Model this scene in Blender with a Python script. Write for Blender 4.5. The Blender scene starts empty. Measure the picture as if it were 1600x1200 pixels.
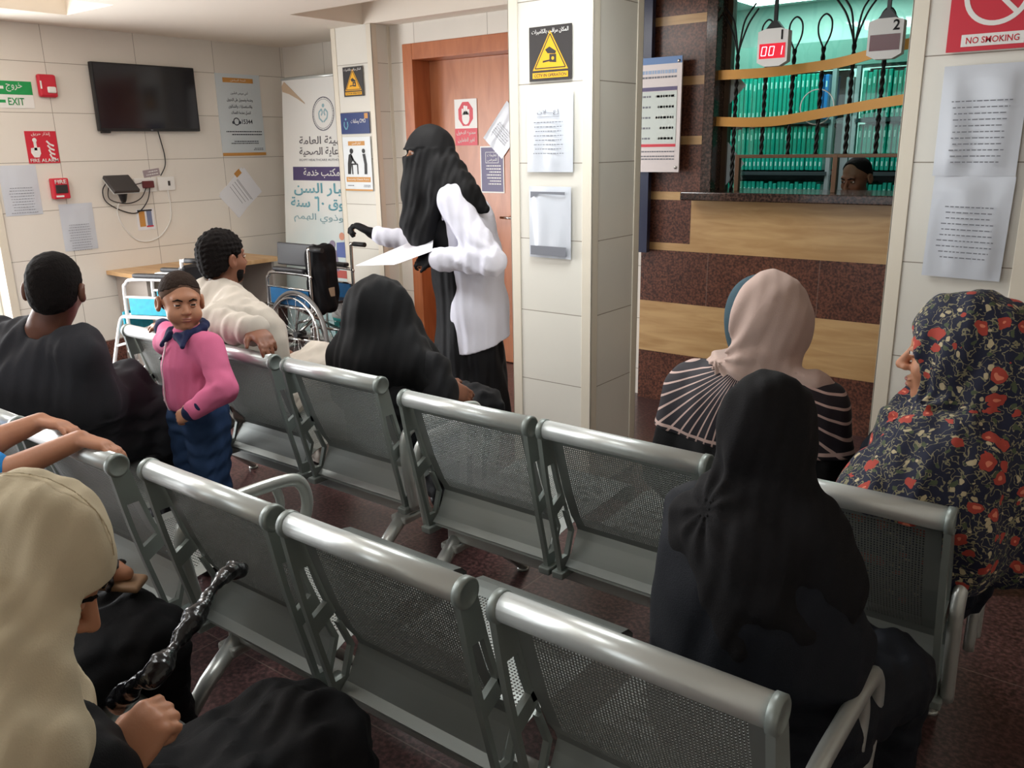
import bpy, bmesh, math, random
import numpy as np
from mathutils import Vector, Matrix

scene = bpy.context.scene
COL = scene.collection
PI = math.pi

# ------------------------------------------------------------------ camera
F_PX, YAW, PITCH, ROLL = 1316.6, -0.65503, 0.275543, 0.01753
_cy, _sy = math.cos(YAW), math.sin(YAW)
_fwd = Vector((_sy * math.cos(PITCH), _cy * math.cos(PITCH), -math.sin(PITCH)))
_right = Vector((_cy, -_sy, 0))
_down = _fwd.cross(_right)
_r = _right * math.cos(ROLL) + _down * math.sin(ROLL)
_d = -_right * math.sin(ROLL) + _down * math.cos(ROLL)
cam_data = bpy.data.cameras.new('camera')
cam_data.sensor_width = 36.0
cam_data.lens = F_PX / 1600 * 36.0
cam_data.clip_start = 0.02
cam = bpy.data.objects.new('camera', cam_data)
COL.objects.link(cam)
_m = Matrix((_r, -_d, -_fwd)).transposed().to_4x4()
_m.translation = (0, 0, 1.5)
cam.matrix_world = _m
scene.camera = cam

# ------------------------------------------------------------------ world, daylight, exposure
scene.view_settings.view_transform = 'Standard'
scene.view_settings.look = 'None'
scene.view_settings.gamma = 1.0
scene.view_settings.use_curve_mapping = False
scene.view_settings.exposure = 0.0
world = bpy.data.worlds.new('daylight')
scene.world = world
world.use_nodes = True
world.node_tree.nodes['Background'].inputs[0].default_value = (0.93, 0.97, 1.0, 1)
world.node_tree.nodes['Background'].inputs[1].default_value = 2.2


def area(name, loc, direction, sx, sy, power, color=(1, 1, 1), spread=180):
    d = bpy.data.lights.new(name, 'AREA')
    d.shape = 'RECTANGLE'; d.size = sx; d.size_y = sy; d.energy = power; d.color = color
    d.spread = math.radians(spread)
    o = bpy.data.objects.new(name, d); COL.objects.link(o)
    o.location = loc
    o.rotation_euler = Vector(direction).to_track_quat('-Z', 'Y').to_euler()
    return o

# daylight falling through the glazed entrance in the wall with the television
area('entrance_daylight', (-6.22, 1.15, 1.15), (1, 0.10, -0.02), 2.3, 2.1, 190, (0.97, 0.985, 1.0))
# weak fill light added behind the rows of seats, no source known there
area('rear_fill', (-2.6, -1.92, 1.45), (-0.05, 1, -0.05), 3.4, 1.3, 5.5, (0.97, 0.98, 1.0))
# lamps set flush in the ceiling above the rows of seats, and the one in the reception office
for _x, _y, _p, _c in ((-4.3, 1.15, 25, (1.0, 0.98, 0.95)), (-3.0, 3.0, 12.5, (1.0, 0.98, 0.95)), (-1.7, 2.35, 15.5, (0.92, 0.985, 1.0)), (-2.0, 0.3, 3, (0.92, 0.985, 1.0))):
    area('ceiling_lamp_light', (_x, _y, 2.285), (0, 0, -1), 0.56, 0.56, _p, _c)
area('office_lamp_light', (-2.2, 5.7, 2.50), (0, 0.25, -1), 1.2, 0.9, 30, (0.96, 1.0, 0.99))
# ------------------------------------------------------------------ materials
def srgb(r, g, b):
    def f(c):
        c /= 255.0
        return c / 12.92 if c <= 0.04045 else ((c + 0.055) / 1.055) ** 2.4
    return (f(r), f(g), f(b))


def nt(m):
    return m.node_tree.nodes, m.node_tree.links


def mat(name, col, rough=0.5, metal=0.0, bump=0.0, bscale=60.0, var=0.0, vscale=6.0, sheen=0.0, emit=None, estr=1.0,
        spec=0.5, coat=0.0, stretch=None, alpha=1.0):
    m = bpy.data.materials.new(name); m.use_nodes = True
    N, L = nt(m); b = N['Principled BSDF']
    b.inputs['Base Color'].default_value = (*col, 1)
    b.inputs['Roughness'].default_value = rough
    b.inputs['Metallic'].default_value = metal
    b.inputs['Specular IOR Level'].default_value = spec
    b.inputs['Coat Weight'].default_value = coat
    if sheen:
        b.inputs['Sheen Weight'].default_value = sheen
        b.inputs['Sheen Roughness'].default_value = 0.45
    if alpha < 1: b.inputs['Alpha'].default_value = alpha
    if emit:
        b.inputs['Emission Color'].default_value = (*emit, 1)
        b.inputs['Emission Strength'].default_value = estr
    if var or bump:
        tc = N.new('ShaderNodeTexCoord'); mp = N.new('ShaderNodeMapping')
        L.new(tc.outputs['Object'], mp.inputs[0])
        if stretch: mp.inputs['Scale'].default_value = stretch
    if var:
        no = N.new('ShaderNodeTexNoise'); no.inputs['Scale'].default_value = vscale; no.inputs['Detail'].default_value = 5
        L.new(mp.outputs[0], no.inputs[0])
        mr = N.new('ShaderNodeMapRange'); mr.inputs[1].default_value = 0.3; mr.inputs[2].default_value = 0.7
        mr.inputs[3].default_value = 1 - var; mr.inputs[4].default_value = 1 + var
        L.new(no.outputs[0], mr.inputs[0])
        hs = N.new('ShaderNodeHueSaturation'); hs.inputs['Color'].default_value = (*col, 1)
        L.new(mr.outputs[0], hs.inputs['Value']); L.new(hs.outputs[0], b.inputs['Base Color'])
    if bump:
        no2 = N.new('ShaderNodeTexNoise'); no2.inputs['Scale'].default_value = bscale; no2.inputs['Detail'].default_value = 3
        L.new(mp.outputs[0], no2.inputs[0])
        bp = N.new('ShaderNodeBump'); bp.inputs['Strength'].default_value = bump; bp.inputs['Distance'].default_value = 0.004
        L.new(no2.outputs[0], bp.inputs['Height']); L.new(bp.outputs[0], b.inputs['Normal'])
    return m


def math_node(N, L, op, a, b=None, c=None):
    n = N.new('ShaderNodeMath'); n.operation = op
    for i, v in enumerate((a, b, c)):
        if v is None: continue
        if isinstance(v, (int, float)): n.inputs[i].default_value = v
        else: L.new(v, n.inputs[i])
    return n.outputs[0]


def mixc(N, L, fac, a, b):
    n = N.new('ShaderNodeMix'); n.data_type = 'RGBA'
    for v, i in ((fac, 0), (a, 6), (b, 7)):
        if isinstance(v, (int, float)): n.inputs[i].default_value = v
        elif isinstance(v, tuple): n.inputs[i].default_value = (*v, 1) if len(v) == 3 else v
        else: L.new(v, n.inputs[i])
    return n.outputs[2]


def obj_xyz(N, L):
    tc = N.new('ShaderNodeTexCoord'); s = N.new('ShaderNodeSeparateXYZ')
    L.new(tc.outputs['Object'], s.inputs[0])
    return tc.outputs['Object'], s.outputs


def tile_mat(name, col, axis, u0, ustep, z0, zstep, joint=0.0035, jcol=(0.30, 0.26, 0.21), rough=0.25, var=0.05):
    """glazed wall tiles laid in a straight grid; u is x or y"""
    m = mat(name, col, rough); N, L = nt(m); b = N['Principled BSDF']
    vec, xyz = obj_xyz(N, L)
    def line(sock, o, st):
        q = math_node(N, L, 'SUBTRACT', sock, o); q = math_node(N, L, 'DIVIDE', q, st)
        fr = math_node(N, L, 'FRACT', q)
        dd = math_node(N, L, 'ABSOLUTE', math_node(N, L, 'SUBTRACT', fr, 0.5))
        return math_node(N, L, 'GREATER_THAN', dd, 0.5 - joint / st / 2), math_node(N, L, 'FLOOR', q)
    lz, fz = line(xyz[2], z0, zstep)
    if ustep:
        lu, fu = line(xyz[axis], u0, ustep)
        j = math_node(N, L, 'MAXIMUM', lz, lu)
        idn = math_node(N, L, 'ADD', math_node(N, L, 'MULTIPLY', fu, 7.31), math_node(N, L, 'MULTIPLY', fz, 3.17))
    else:
        j = lz; idn = math_node(N, L, 'MULTIPLY', fz, 3.17)
    wn = N.new('ShaderNodeTexWhiteNoise'); wn.noise_dimensions = '1D'; L.new(idn, wn.inputs['W'])
    no = N.new('ShaderNodeTexNoise'); no.inputs['Scale'].default_value = 2.5; no.inputs['Detail'].default_value = 6
    L.new(vec, no.inputs[0])
    v = math_node(N, L, 'MULTIPLY_ADD', wn.outputs[0], var, 1 - var)
    v = math_node(N, L, 'MULTIPLY_ADD', no.outputs[0], 0.10, math_node(N, L, 'SUBTRACT', v, 0.05))
    hs = N.new('ShaderNodeHueSaturation'); hs.inputs['Color'].default_value = (*col, 1); L.new(v, hs.inputs['Value'])
    L.new(mixc(N, L, j, hs.outputs[0], jcol), b.inputs['Base Color'])
    L.new(math_node(N, L, 'MULTIPLY_ADD', j, 0.5, rough), b.inputs['Roughness'])
    bp = N.new('ShaderNodeBump'); bp.inputs['Strength'].default_value = 0.6; bp.inputs['Distance'].default_value = 0.002; bp.invert = True
    L.new(j, bp.inputs['Height']); L.new(bp.outputs[0], b.inputs['Normal'])
    return m


def granite_mat(name, c1, c2, c3, scale=90, rough=0.25, grid=None):
    m = mat(name, c1, rough); N, L = nt(m); b = N['Principled BSDF']
    vec, xyz = obj_xyz(N, L)
    n1 = N.new('ShaderNodeTexNoise'); n1.inputs['Scale'].default_value = scale; n1.inputs['Detail'].default_value = 4
    n2 = N.new('ShaderNodeTexVoronoi'); n2.inputs['Scale'].default_value = scale * 1.3
    n3 = N.new('ShaderNodeTexNoise'); n3.inputs['Scale'].default_value = 5; n3.inputs['Detail'].default_value = 5
    for n in (n1, n2, n3): L.new(vec, n.inputs[0])
    r = N.new('ShaderNodeValToRGB'); L.new(n1.outputs[0], r.inputs[0])
    r.color_ramp.elements[0].position = 0.36; r.color_ramp.elements[0].color = (*c2, 1)
    r.color_ramp.elements[1].position = 0.62; r.color_ramp.elements[1].color = (*c3, 1)
    e = r.color_ramp.elements.new(0.5); e.color = (*c1, 1)
    sp = math_node(N, L, 'LESS_THAN', n2.outputs[0], 0.28)
    o = mixc(N, L, math_node(N, L, 'MULTIPLY', sp, 0.45), r.outputs[0], c2)
    hs = N.new('ShaderNodeHueSaturation'); L.new(o, hs.inputs['Color'])
    L.new(math_node(N, L, 'MULTIPLY_ADD', n3.outputs[0], 0.5, 0.75), hs.inputs['Value'])
    out = hs.outputs[0]
    if grid:
        js = []
        for ax, o0, st in grid:
            fr = math_node(N, L, 'FRACT', math_node(N, L, 'DIVIDE', math_node(N, L, 'SUBTRACT', xyz[ax], o0), st))
            js.append(math_node(N, L, 'LESS_THAN', fr, 0.004 / st))
        j = js[0] if len(js) == 1 else math_node(N, L, 'MAXIMUM', js[0], js[1])
        out = mixc(N, L, math_node(N, L, 'MULTIPLY', j, 0.5), out, (0.25, 0.19, 0.16))
    L.new(out, b.inputs['Base Color'])
    return m


def wood_mat(name, c1, c2, rough=0.4, stretch=(1, 1, 8), scale=3.0, bump=0.05):
    m = mat(name, c1, rough); N, L = nt(m); b = N['Principled BSDF']
    tc = N.new('ShaderNodeTexCoord'); mp = N.new('ShaderNodeMapping'); mp.inputs['Scale'].default_value = stretch
    L.new(tc.outputs['Object'], mp.inputs[0])
    no = N.new('ShaderNodeTexNoise'); no.inputs['Scale'].default_value = scale; no.inputs['Detail'].default_value = 8
    no.inputs['Distortion'].default_value = 0.6
    L.new(mp.outputs[0], no.inputs[0])
    r = N.new('ShaderNodeValToRGB'); L.new(no.outputs[0], r.inputs[0])
    r.color_ramp.elements[0].position = 0.35; r.color_ramp.elements[0].color = (*c2, 1)
    r.color_ramp.elements[1].position = 0.65; r.color_ramp.elements[1].color = (*c1, 1)
    L.new(r.outputs[0], b.inputs['Base Color'])
    bp = N.new('ShaderNodeBump'); bp.inputs['Strength'].default_value = bump; bp.inputs['Distance'].default_value = 0.002
    L.new(no.outputs[0], bp.inputs['Height']); L.new(bp.outputs[0], b.inputs['Normal'])
    return m


M = {}
M['tile_tv'] = tile_mat('cream wall tile, television wall', srgb(230, 223, 213), 1, 2.84, 0.637, 1.446, 0.316)
M['tile_x'] = tile_mat('cream wall tile, door wall', srgb(230, 224, 214), 0, -5.5, 0.637, 1.43, 0.3175)
M['tile_col'] = tile_mat('ivory column tile', srgb(226, 222, 212), 0, 0, 0, 1.427, 0.318)
M['strip'] = mat('cream plastic corner strip', srgb(222, 213, 196), 0.4)
M['ceiling'] = mat('white painted ceiling', srgb(238, 228, 214), 0.85, bump=0.05, bscale=200)
M['floor'] = granite_mat('dark red granite floor', srgb(76, 51, 50), srgb(47, 32, 32), srgb(100, 70, 68), 70, 0.30, [(0, 0.2, 0.6), (1, 0.1, 0.6)])
M['base'] = granite_mat('brown granite skirting', srgb(104, 62, 52), srgb(60, 36, 32), srgb(128, 84, 72), 80, 0.3)
M['granite'] = granite_mat('red brown granite slab', srgb(92, 56, 44), srgb(60, 37, 31), srgb(116, 74, 58), 85, 0.3, [(0, -2.0, 0.62)])
M['granite_dark'] = granite_mat('dark polished granite', srgb(58, 42, 36), srgb(30, 22, 20), srgb(82, 60, 52), 80, 0.16)
M['tan'] = wood_mat('tan marble slab', srgb(200, 164, 116), srgb(178, 140, 94), 0.3, (1.2, 1, 9), 2.6, 0.0)
M['door'] = wood_mat('red brown door veneer', srgb(190, 124, 86), srgb(170, 104, 68), 0.32, (6, 6, 1), 2.5, 0.03)
M['doorframe'] = wood_mat('orange brown door frame veneer', srgb(186, 112, 70), srgb(164, 92, 54), 0.3, (6, 6, 1), 2.5, 0.03)
M['white'] = mat('white plastic', srgb(232, 230, 226), 0.45)
M['paper'] = mat('white paper', srgb(228, 228, 232), 0.8)
M['sleeve'] = mat('clear plastic sleeve over paper', srgb(204, 208, 216), 0.34, coat=0.3)
M['ink'] = mat('grey print', srgb(120, 122, 130), 0.8)
M['black'] = mat('black plastic', srgb(22, 22, 24), 0.35)
M['red'] = mat('red printed sign', srgb(204, 36, 56), 0.4)
M['green'] = mat('green printed sign', srgb(16, 150, 76), 0.4)
M['navy'] = mat('navy printed sign', srgb(34, 54, 110), 0.4)
M['purple'] = mat('dark violet printed sign', srgb(78, 66, 108), 0.4)
M['yellow'] = mat('amber printed triangle', srgb(232, 170, 22), 0.4)
M['orange'] = mat('ochre print', srgb(200, 142, 70), 0.45)
M['charcoal'] = mat('charcoal printed sign', srgb(46, 42, 42), 0.4)
M['steel'] = mat('silver painted steel', srgb(188, 192, 188), 0.32, 0.55, bump=0.02, bscale=300)
M['alu'] = mat('brushed aluminium rail', srgb(212, 217, 215), 0.33, 0.5, bump=0.015, bscale=400)
M['plate'] = mat('grey cast side plate', srgb(134, 142, 138), 0.42, 0.35)
M['sheet'] = mat('perforated silver sheet', srgb(134, 139, 136), 0.40, 0.45)
M['chrome'] = mat('chrome tube', srgb(206, 206, 204), 0.15, 1.0)
M['rubber'] = mat('black rubber', srgb(26, 26, 28), 0.6)
M['vinyl'] = mat('black vinyl upholstery', srgb(34, 33, 36), 0.42, bump=0.15, bscale=120)
M['teal'] = mat('turquoise cloth strap', srgb(10, 158, 182), 0.5, bump=0.2, bscale=40, var=0.15, vscale=30)
M['blueseat'] = mat('blue nylon seat', srgb(22, 98, 150), 0.5, bump=0.2, bscale=40, var=0.15, vscale=20)
M['whitetube'] = mat('white enamelled tube', srgb(236, 234, 232), 0.3)
M['beech'] = wood_mat('light beech laminate', srgb(214, 176, 128), srgb(196, 154, 106), 0.4, (1, 6, 1), 3.0, 0.02)

# ------------------------------------------------------------------ object helpers
def tag(o, label=None, cat=None, group=None, kind=None):
    if label: o['label'] = label
    if cat: o['category'] = cat
    if group: o['group'] = group
    if kind: o['kind'] = kind
    return o


def empty(name, loc=(0, 0, 0), rotz=0.0, label=None, cat=None, group=None):
    o = bpy.data.objects.new(name, None); COL.objects.link(o)
    o.location = loc; o.rotation_euler = (0, 0, rotz); o.empty_display_size = 0.1
    return tag(o, label, cat, group)


def link_mesh(name, me, m=None, parent=None):
    o = bpy.data.objects.new(name, me); COL.objects.link(o)
    if m is not None and not me.materials:
        for mm in (m if isinstance(m, (list, tuple)) else [m]): me.materials.append(mm)
    if parent is not None: o.parent = parent
    return o


class MB:
    """collects shapes into one bmesh, then links them as ONE object"""
    def __init__(s): s.bm = bmesh.new(); s.mi = 0
    def _set(s, fs, smooth=False):
        for f in fs: f.material_index = s.mi; f.smooth = smooth
    def box(s, lo, hi, bevel=0.0, mtx=None, seg=2):
        g = bmesh.ops.create_cube(s.bm, size=1)
        vs = g['verts']
        for v in vs:
            v.co = Vector([lo[i] + (v.co[i] + 0.5) * (hi[i] - lo[i]) for i in range(3)])
        fs = list({f for v in vs for f in v.link_faces})
        if bevel:
            es = list({e for v in vs for e in v.link_edges})
            r = bmesh.ops.bevel(s.bm, geom=es, offset=bevel, segments=seg, affect='EDGES', profile=0.5)
            fs = list({f for f in r['faces']} | {f for f in fs if f.is_valid})
            vs = list({v for f in fs for v in f.verts})
            more = {f for v in vs for f in v.link_faces}; fs = list(more); vs = list({v for f in fs for v in f.verts})
        if mtx is not None: bmesh.ops.transform(s.bm, matrix=mtx, verts=vs)
        s._set(fs); return s
    def tube(s, pts, r, seg=10, caps=True, closed=False, flat=1.0, up=None, smooth=True):
        pts = [Vector(p) for p in pts]; n = len(pts)
        rr = r if isinstance(r, (list, tuple)) else [r] * n
        rings = []; nrm = None
        for i, p in enumerate(pts):
            if closed: t = (pts[(i + 1) % n] - pts[i - 1])
            else: t = pts[min(i + 1, n - 1)] - pts[max(i - 1, 0)]
            t.normalize()
            if nrm is None:
                a = Vector(up) if up else (Vector((0, 0, 1)) if abs(t.z) < 0.9 else Vector((1, 0, 0)))
                nrm = (a - t * a.dot(t)).normalized()
            else:
                nrm = (nrm - t * nrm.dot(t)).normalized()
            b = t.cross(nrm)
            rings.append([s.bm.verts.new(p + nrm * (math.cos(2 * PI * k / seg) * rr[i]) + b * (math.sin(2 * PI * k / seg) * rr[i] * flat)) for k in range(seg)])
        fs = []
        for i in range(n if closed else n - 1):
            A, B = rings[i], rings[(i + 1) % n]
            for k in range(seg):
                fs.append(s.bm.faces.new((A[k], A[(k + 1) % seg], B[(k + 1) % seg], B[k])))
        s._set(fs, smooth)
        if caps and not closed:
            s._set([s.bm.faces.new(rings[0][::-1]), s.bm.faces.new(rings[-1])])
        return s
    def prism(s, poly, z0, z1, mtx=None):
        """polygon (2D) extruded along local z; mtx places it"""
        a = [s.bm.verts.new((x, y, z0)) for x, y in poly]; b = [s.bm.verts.new((x, y, z1)) for x, y in poly]
        fs = [s.bm.faces.new(a[::-1]), s.bm.faces.new(b)]
        n = len(poly)
        for i in range(n): fs.append(s.bm.faces.new((a[i], a[(i + 1) % n], b[(i + 1) % n], b[i])))
        if mtx is not None: bmesh.ops.transform(s.bm, matrix=mtx, verts=a + b)
        s._set(fs); return s
    def lathe(s, prof, seg=24, mtx=None, smooth=True):
        rings = []
        for r, z in prof:
            rings.append([s.bm.verts.new((r * math.cos(2 * PI * k / seg), r * math.sin(2 * PI * k / seg), z)) for k in range(seg)])
        fs = []
        for i in range(len(prof) - 1):
            for k in range(seg):
                fs.append(s.bm.faces.new((rings[i][k], rings[i][(k + 1) % seg], rings[i + 1][(k + 1) % seg], rings[i + 1][k])))
        s._set(fs, smooth)
        s._set([s.bm.faces.new(rings[0][::-1]), s.bm.faces.new(rings[-1])])
        if mtx is not None: bmesh.ops.transform(s.bm, matrix=mtx, verts=[v for r in rings for v in r])
        return s
    def ball(s, c, r, seg=16, mtx=None):
        g = bmesh.ops.create_uvsphere(s.bm, u_segments=seg, v_segments=seg // 2 + 2, radius=1)
        for v in g['verts']:
            v.co = Vector([c[i] + v.co[i] * (r[i] if isinstance(r, (list, tuple)) else r) for i in range(3)])
        if mtx is not None: bmesh.ops.transform(s.bm, matrix=mtx, verts=g['verts'])
        s._set({f for v in g['verts'] for f in v.link_faces}, True); return s
    def poly(s, pts):
        s._set([s.bm.faces.new([s.bm.verts.new(p) for p in pts])]); return s
    def mesh(s, name):
        bmesh.ops.recalc_face_normals(s.bm, faces=s.bm.faces[:])
        me = bpy.data.meshes.new(name); s.bm.to_mesh(me); s.bm.free(); return me
    def obj(s, name, m=None, parent=None):
        return link_mesh(name, s.mesh(name), m, parent)


def arc(c, r, a0, a1, n, plane='yz', x=0.0):
    out = []
    for i in range(n + 1):
        a = a0 + (a1 - a0) * i / n
        u, v = c[0] + r * math.cos(a), c[1] + r * math.sin(a)
        out.append((x, u, v) if plane == 'yz' else ((u, x, v) if plane == 'xz' else (u, v, x)))
    return out


def smooth_path(pts, n=8):
    P = [Vector(p) for p in pts]; out = []
    for i in range(len(P) - 1):
        p0, p1, p2, p3 = P[max(i - 1, 0)], P[i], P[i + 1], P[min(i + 2, len(P) - 1)]
        for k in range(n):
            t = k / n
            out.append(0.5 * ((2 * p1) + (p2 - p0) * t + (2 * p0 - 5 * p1 + 4 * p2 - p3) * t * t + (3 * p1 - p0 - 3 * p2 + p3) * t ** 3))
    out.append(P[-1]); return out


def copy_tree(o, parent=None):
    c = o.copy(); COL.objects.link(c)
    if parent is not None: c.parent = parent
    for ch in list(o.children): copy_tree(ch, c)
    return c

# ------------------------------------------------------------------ lettering (Arabic letters take their joined forms)
_AR = {'ا': 'FE8D FE8E', 'أ': 'FE83 FE84', 'إ': 'FE87 FE88', 'آ': 'FE81 FE82', 'ب': 'FE8F FE90 FE91 FE92', 'ت': 'FE95 FE96 FE97 FE98',
       'ث': 'FE99 FE9A FE9B FE9C', 'ج': 'FE9D FE9E FE9F FEA0', 'ح': 'FEA1 FEA2 FEA3 FEA4', 'خ': 'FEA5 FEA6 FEA7 FEA8', 'د': 'FEA9 FEAA',
       'ذ': 'FEAB FEAC', 'ر': 'FEAD FEAE', 'ز': 'FEAF FEB0', 'س': 'FEB1 FEB2 FEB3 FEB4', 'ش': 'FEB5 FEB6 FEB7 FEB8', 'ص': 'FEB9 FEBA FEBB FEBC',
       'ض': 'FEBD FEBE FEBF FEC0', 'ط': 'FEC1 FEC2 FEC3 FEC4', 'ظ': 'FEC5 FEC6 FEC7 FEC8', 'ع': 'FEC9 FECA FECB FECC', 'غ': 'FECD FECE FECF FED0',
       'ف': 'FED1 FED2 FED3 FED4', 'ق': 'FED5 FED6 FED7 FED8', 'ك': 'FED9 FEDA FEDB FEDC', 'ل': 'FEDD FEDE FEDF FEE0', 'م': 'FEE1 FEE2 FEE3 FEE4',
       'ن': 'FEE5 FEE6 FEE7 FEE8', 'ه': 'FEE9 FEEA FEEB FEEC', 'و': 'FEED FEEE', 'ي': 'FEF1 FEF2 FEF3 FEF4', 'ى': 'FEEF FEF0', 'ة': 'FE93 FE94',
       'ئ': 'FE89 FE8A FE8B FE8C', 'ء': 'FE80', 'ؤ': 'FE85 FE86'}
_AR = {k: [chr(int(x, 16)) for x in v.split()] for k, v in _AR.items()}


def shape_word(w):
    w2 = []
    i = 0
    out = []
    def dual(c): return c in _AR and len(_AR[c]) == 4
    while i < len(w):
        c = w[i]
        if c not in _AR: out.append(c); i += 1; continue
        prev = i > 0 and dual(w[i - 1])
        if c == 'ل' and i + 1 < len(w) and w[i + 1] == 'ا':
            out.append(chr(0xFEFC) if prev else chr(0xFEFB)); i += 2; continue
        nxt = i + 1 < len(w) and w[i + 1] in _AR and w[i + 1] != 'ء' and dual(c)
        f = _AR[c]
        if len(f) == 1: out.append(f[0])
        elif len(f) == 2: out.append(f[1] if prev else f[0])
        else: out.append(f[3] if prev and nxt else f[1] if prev else f[2] if nxt else f[0])
        i += 1
    if any(ch in _AR for ch in w): out = out[::-1]
    return ''.join(out)


def shape_text(t):
    ws = t.split(' ')
    if any(ch in _AR for ch in t): return ' '.join(shape_word(w) for w in ws[::-1])
    return t


def text_mesh(body, h, depth=0.0008, width=None, weight=0.0):
    """flat lettering centred at the origin in the xy plane, h tall at most (or fitted to width)"""
    cu = bpy.data.curves.new('lettering', 'FONT'); cu.body = shape_text(body)
    cu.align_x = 'CENTER'; cu.align_y = 'CENTER'; cu.size = 1.0; cu.extrude = 0.0; cu.offset = weight; cu.resolution_u = 3
    o = bpy.data.objects.new('lettering', cu); COL.objects.link(o)
    dg = bpy.context.evaluated_depsgraph_get(); dg.update()
    me = bpy.data.meshes.new_from_object(o.evaluated_get(dg))
    bpy.data.objects.remove(o); bpy.data.curves.remove(cu)
    n = len(me.vertices)
    co = np.empty(n * 3, np.float32); me.vertices.foreach_get('co', co); co = co.reshape(-1, 3)
    lo, hi = co.min(0), co.max(0); co -= (lo + hi) / 2
    w, hh = hi[0] - lo[0], hi[1] - lo[1]
    sy = h / hh; sx = (width / w) if width else sy
    co[:, 0] *= sx; co[:, 1] *= sy
    me.vertices.foreach_set('co', co.ravel()); me.update()
    bm = bmesh.new(); bm.from_mesh(me)
    r = bmesh.ops.extrude_face_region(bm, geom=bm.faces[:])
    bmesh.ops.translate(bm, vec=(0, 0, depth), verts=[v for v in r['geom'] if isinstance(v, bmesh.types.BMVert)])
    bm.to_mesh(me); bm.free(); me.materials.clear()
    return me


def frame_yplus(origin):      # a board on a wall seen looking +Y: local x = +X, local y = +Z, local z towards the viewer (-Y)
    return Matrix(((1, 0, 0, origin[0]), (0, 0, -1, origin[1]), (0, 1, 0, origin[2]), (0, 0, 0, 1)))


def frame_xminus(origin):     # a board on the wall X=const seen looking -X: local x = +Y, local y = +Z, local z = +X
    return Matrix(((0, 0, 1, origin[0]), (1, 0, 0, origin[1]), (0, 1, 0, origin[2]), (0, 0, 0, 1)))


class Sign:
    """a flat board with print on it, as a thing whose parts lie on its face"""
    def __init__(s, name, fr, w, h, m, label, cat, t=0.003, rot=0.0, group=None, bevel=0.0, rounded=0.0):
        b = MB()
        if rounded:
            poly = []
            for (cx, cy, a0) in ((w / 2 - rounded, h / 2 - rounded, 0), (-w / 2 + rounded, h / 2 - rounded, 90), (-w / 2 + rounded, -h / 2 + rounded, 180), (w / 2 - rounded, -h / 2 + rounded, 270)):
                for k in range(5):
                    a = math.radians(a0 + 22.5 * k); poly.append((cx + rounded * math.cos(a), cy + rounded * math.sin(a)))
            b.prism(poly, 0, t)
        else: b.box((-w / 2, -h / 2, 0), (w / 2, h / 2, t), bevel)
        s.o = b.obj(name, m); s.o.matrix_world = fr @ Matrix.Rotation(rot, 4, 'Z'); s.w, s.h, s.t = w, h, t
        s.lv = 0
        tag(s.o, label, cat, group)
    def _z(s): s.lv += 1; return s.t + 0.0004 + 0.0002 * min(s.lv, 12)
    def text(s, body, x, y, h, m, width=None, rot=0.0, name='lettering', weight=0.0):
        o = link_mesh(name, text_mesh(body, h, 0.0006, width, weight), m, s.o); o.location = (x, y, s._z()); o.rotation_euler = (0, 0, rot); return o
    def rect(s, x0, y0, x1, y1, m, name='printed_panel', rounded=0.0):
        z = s._z(); return MB().box((x0, y0, z - 0.0006), (x1, y1, z + 0.0003)).obj(name, m, s.o)
    def shape(s, poly, m, name='pictogram'):
        z = s._z(); return MB().prism(poly, z - 0.0006, z + 0.0003).obj(name, m, s.o)
    def multi(s, polys, m, name='pictogram'):
        z = s._z(); b = MB()
        for p in polys: b.prism(p, z - 0.0006, z + 0.0003)
        return b.obj(name, m, s.o)
    def ring(s, x, y, r, w, m, name='pictogram', seg=32):
        z = s._z(); b = MB()
        for k in range(seg):
            a, c = 2 * PI * k / seg, 2 * PI * (k + 1) / seg
            b.prism([(x + (r - w) * math.cos(a), y + (r - w) * math.sin(a)), (x + r * math.cos(a), y + r * math.sin(a)), (x + r * math.cos(c), y + r * math.sin(c)), (x + (r - w) * math.cos(c), y + (r - w) * math.sin(c))], z - 0.0006, z + 0.0003)
        return b.obj(name, m, s.o)
    def lines(s, x0, x1, ys, h, m, name='printed_lines', rnd=3, align='R'):
        z = s._z(); b = MB(); R = random.Random(rnd)
        for y in ys:
            x = x1; lim = x0 + (x1 - x0) * R.uniform(0, 0.3)
            while x > lim:
                w = R.uniform(0.008, 0.02)
                b.box((max(x - w, lim), y - h / 2, z - 0.0005), (x, y + h / 2, z + 0.0001)); x -= w + 0.004
        return b.obj(name, m, s.o)


def disc(x, y, r, n=20, ry=None):
    ry = ry or r
    return [(x + r * math.cos(2 * PI * k / n), y + ry * math.sin(2 * PI * k / n)) for k in range(n)]


def stroke(pts, w):
    """a polyline thickened to one polygon per segment"""
    out = []
    for (x0, y0), (x1, y1) in zip(pts, pts[1:]):
        dx, dy = x1 - x0, y1 - y0; l = math.hypot(dx, dy) or 1; nx, ny = -dy / l * w / 2, dx / l * w / 2
        out.append([(x0 + nx, y0 + ny), (x0 - nx, y0 - ny), (x1 - nx, y1 - ny), (x1 + nx, y1 + ny)])
    return out
# ================================================================== THE ROOM
def slab(name, lo, hi, m, bevel=0.0, kind='structure', parent=None):
    o = MB().box(lo, hi, bevel).obj(name, m, parent)
    if kind: o['kind'] = kind
    return o

CZ = 2.31
slab('floor', (-6.3, -2.2, -0.08), (1.7, 4.75, 0.0), M['floor'])
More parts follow.
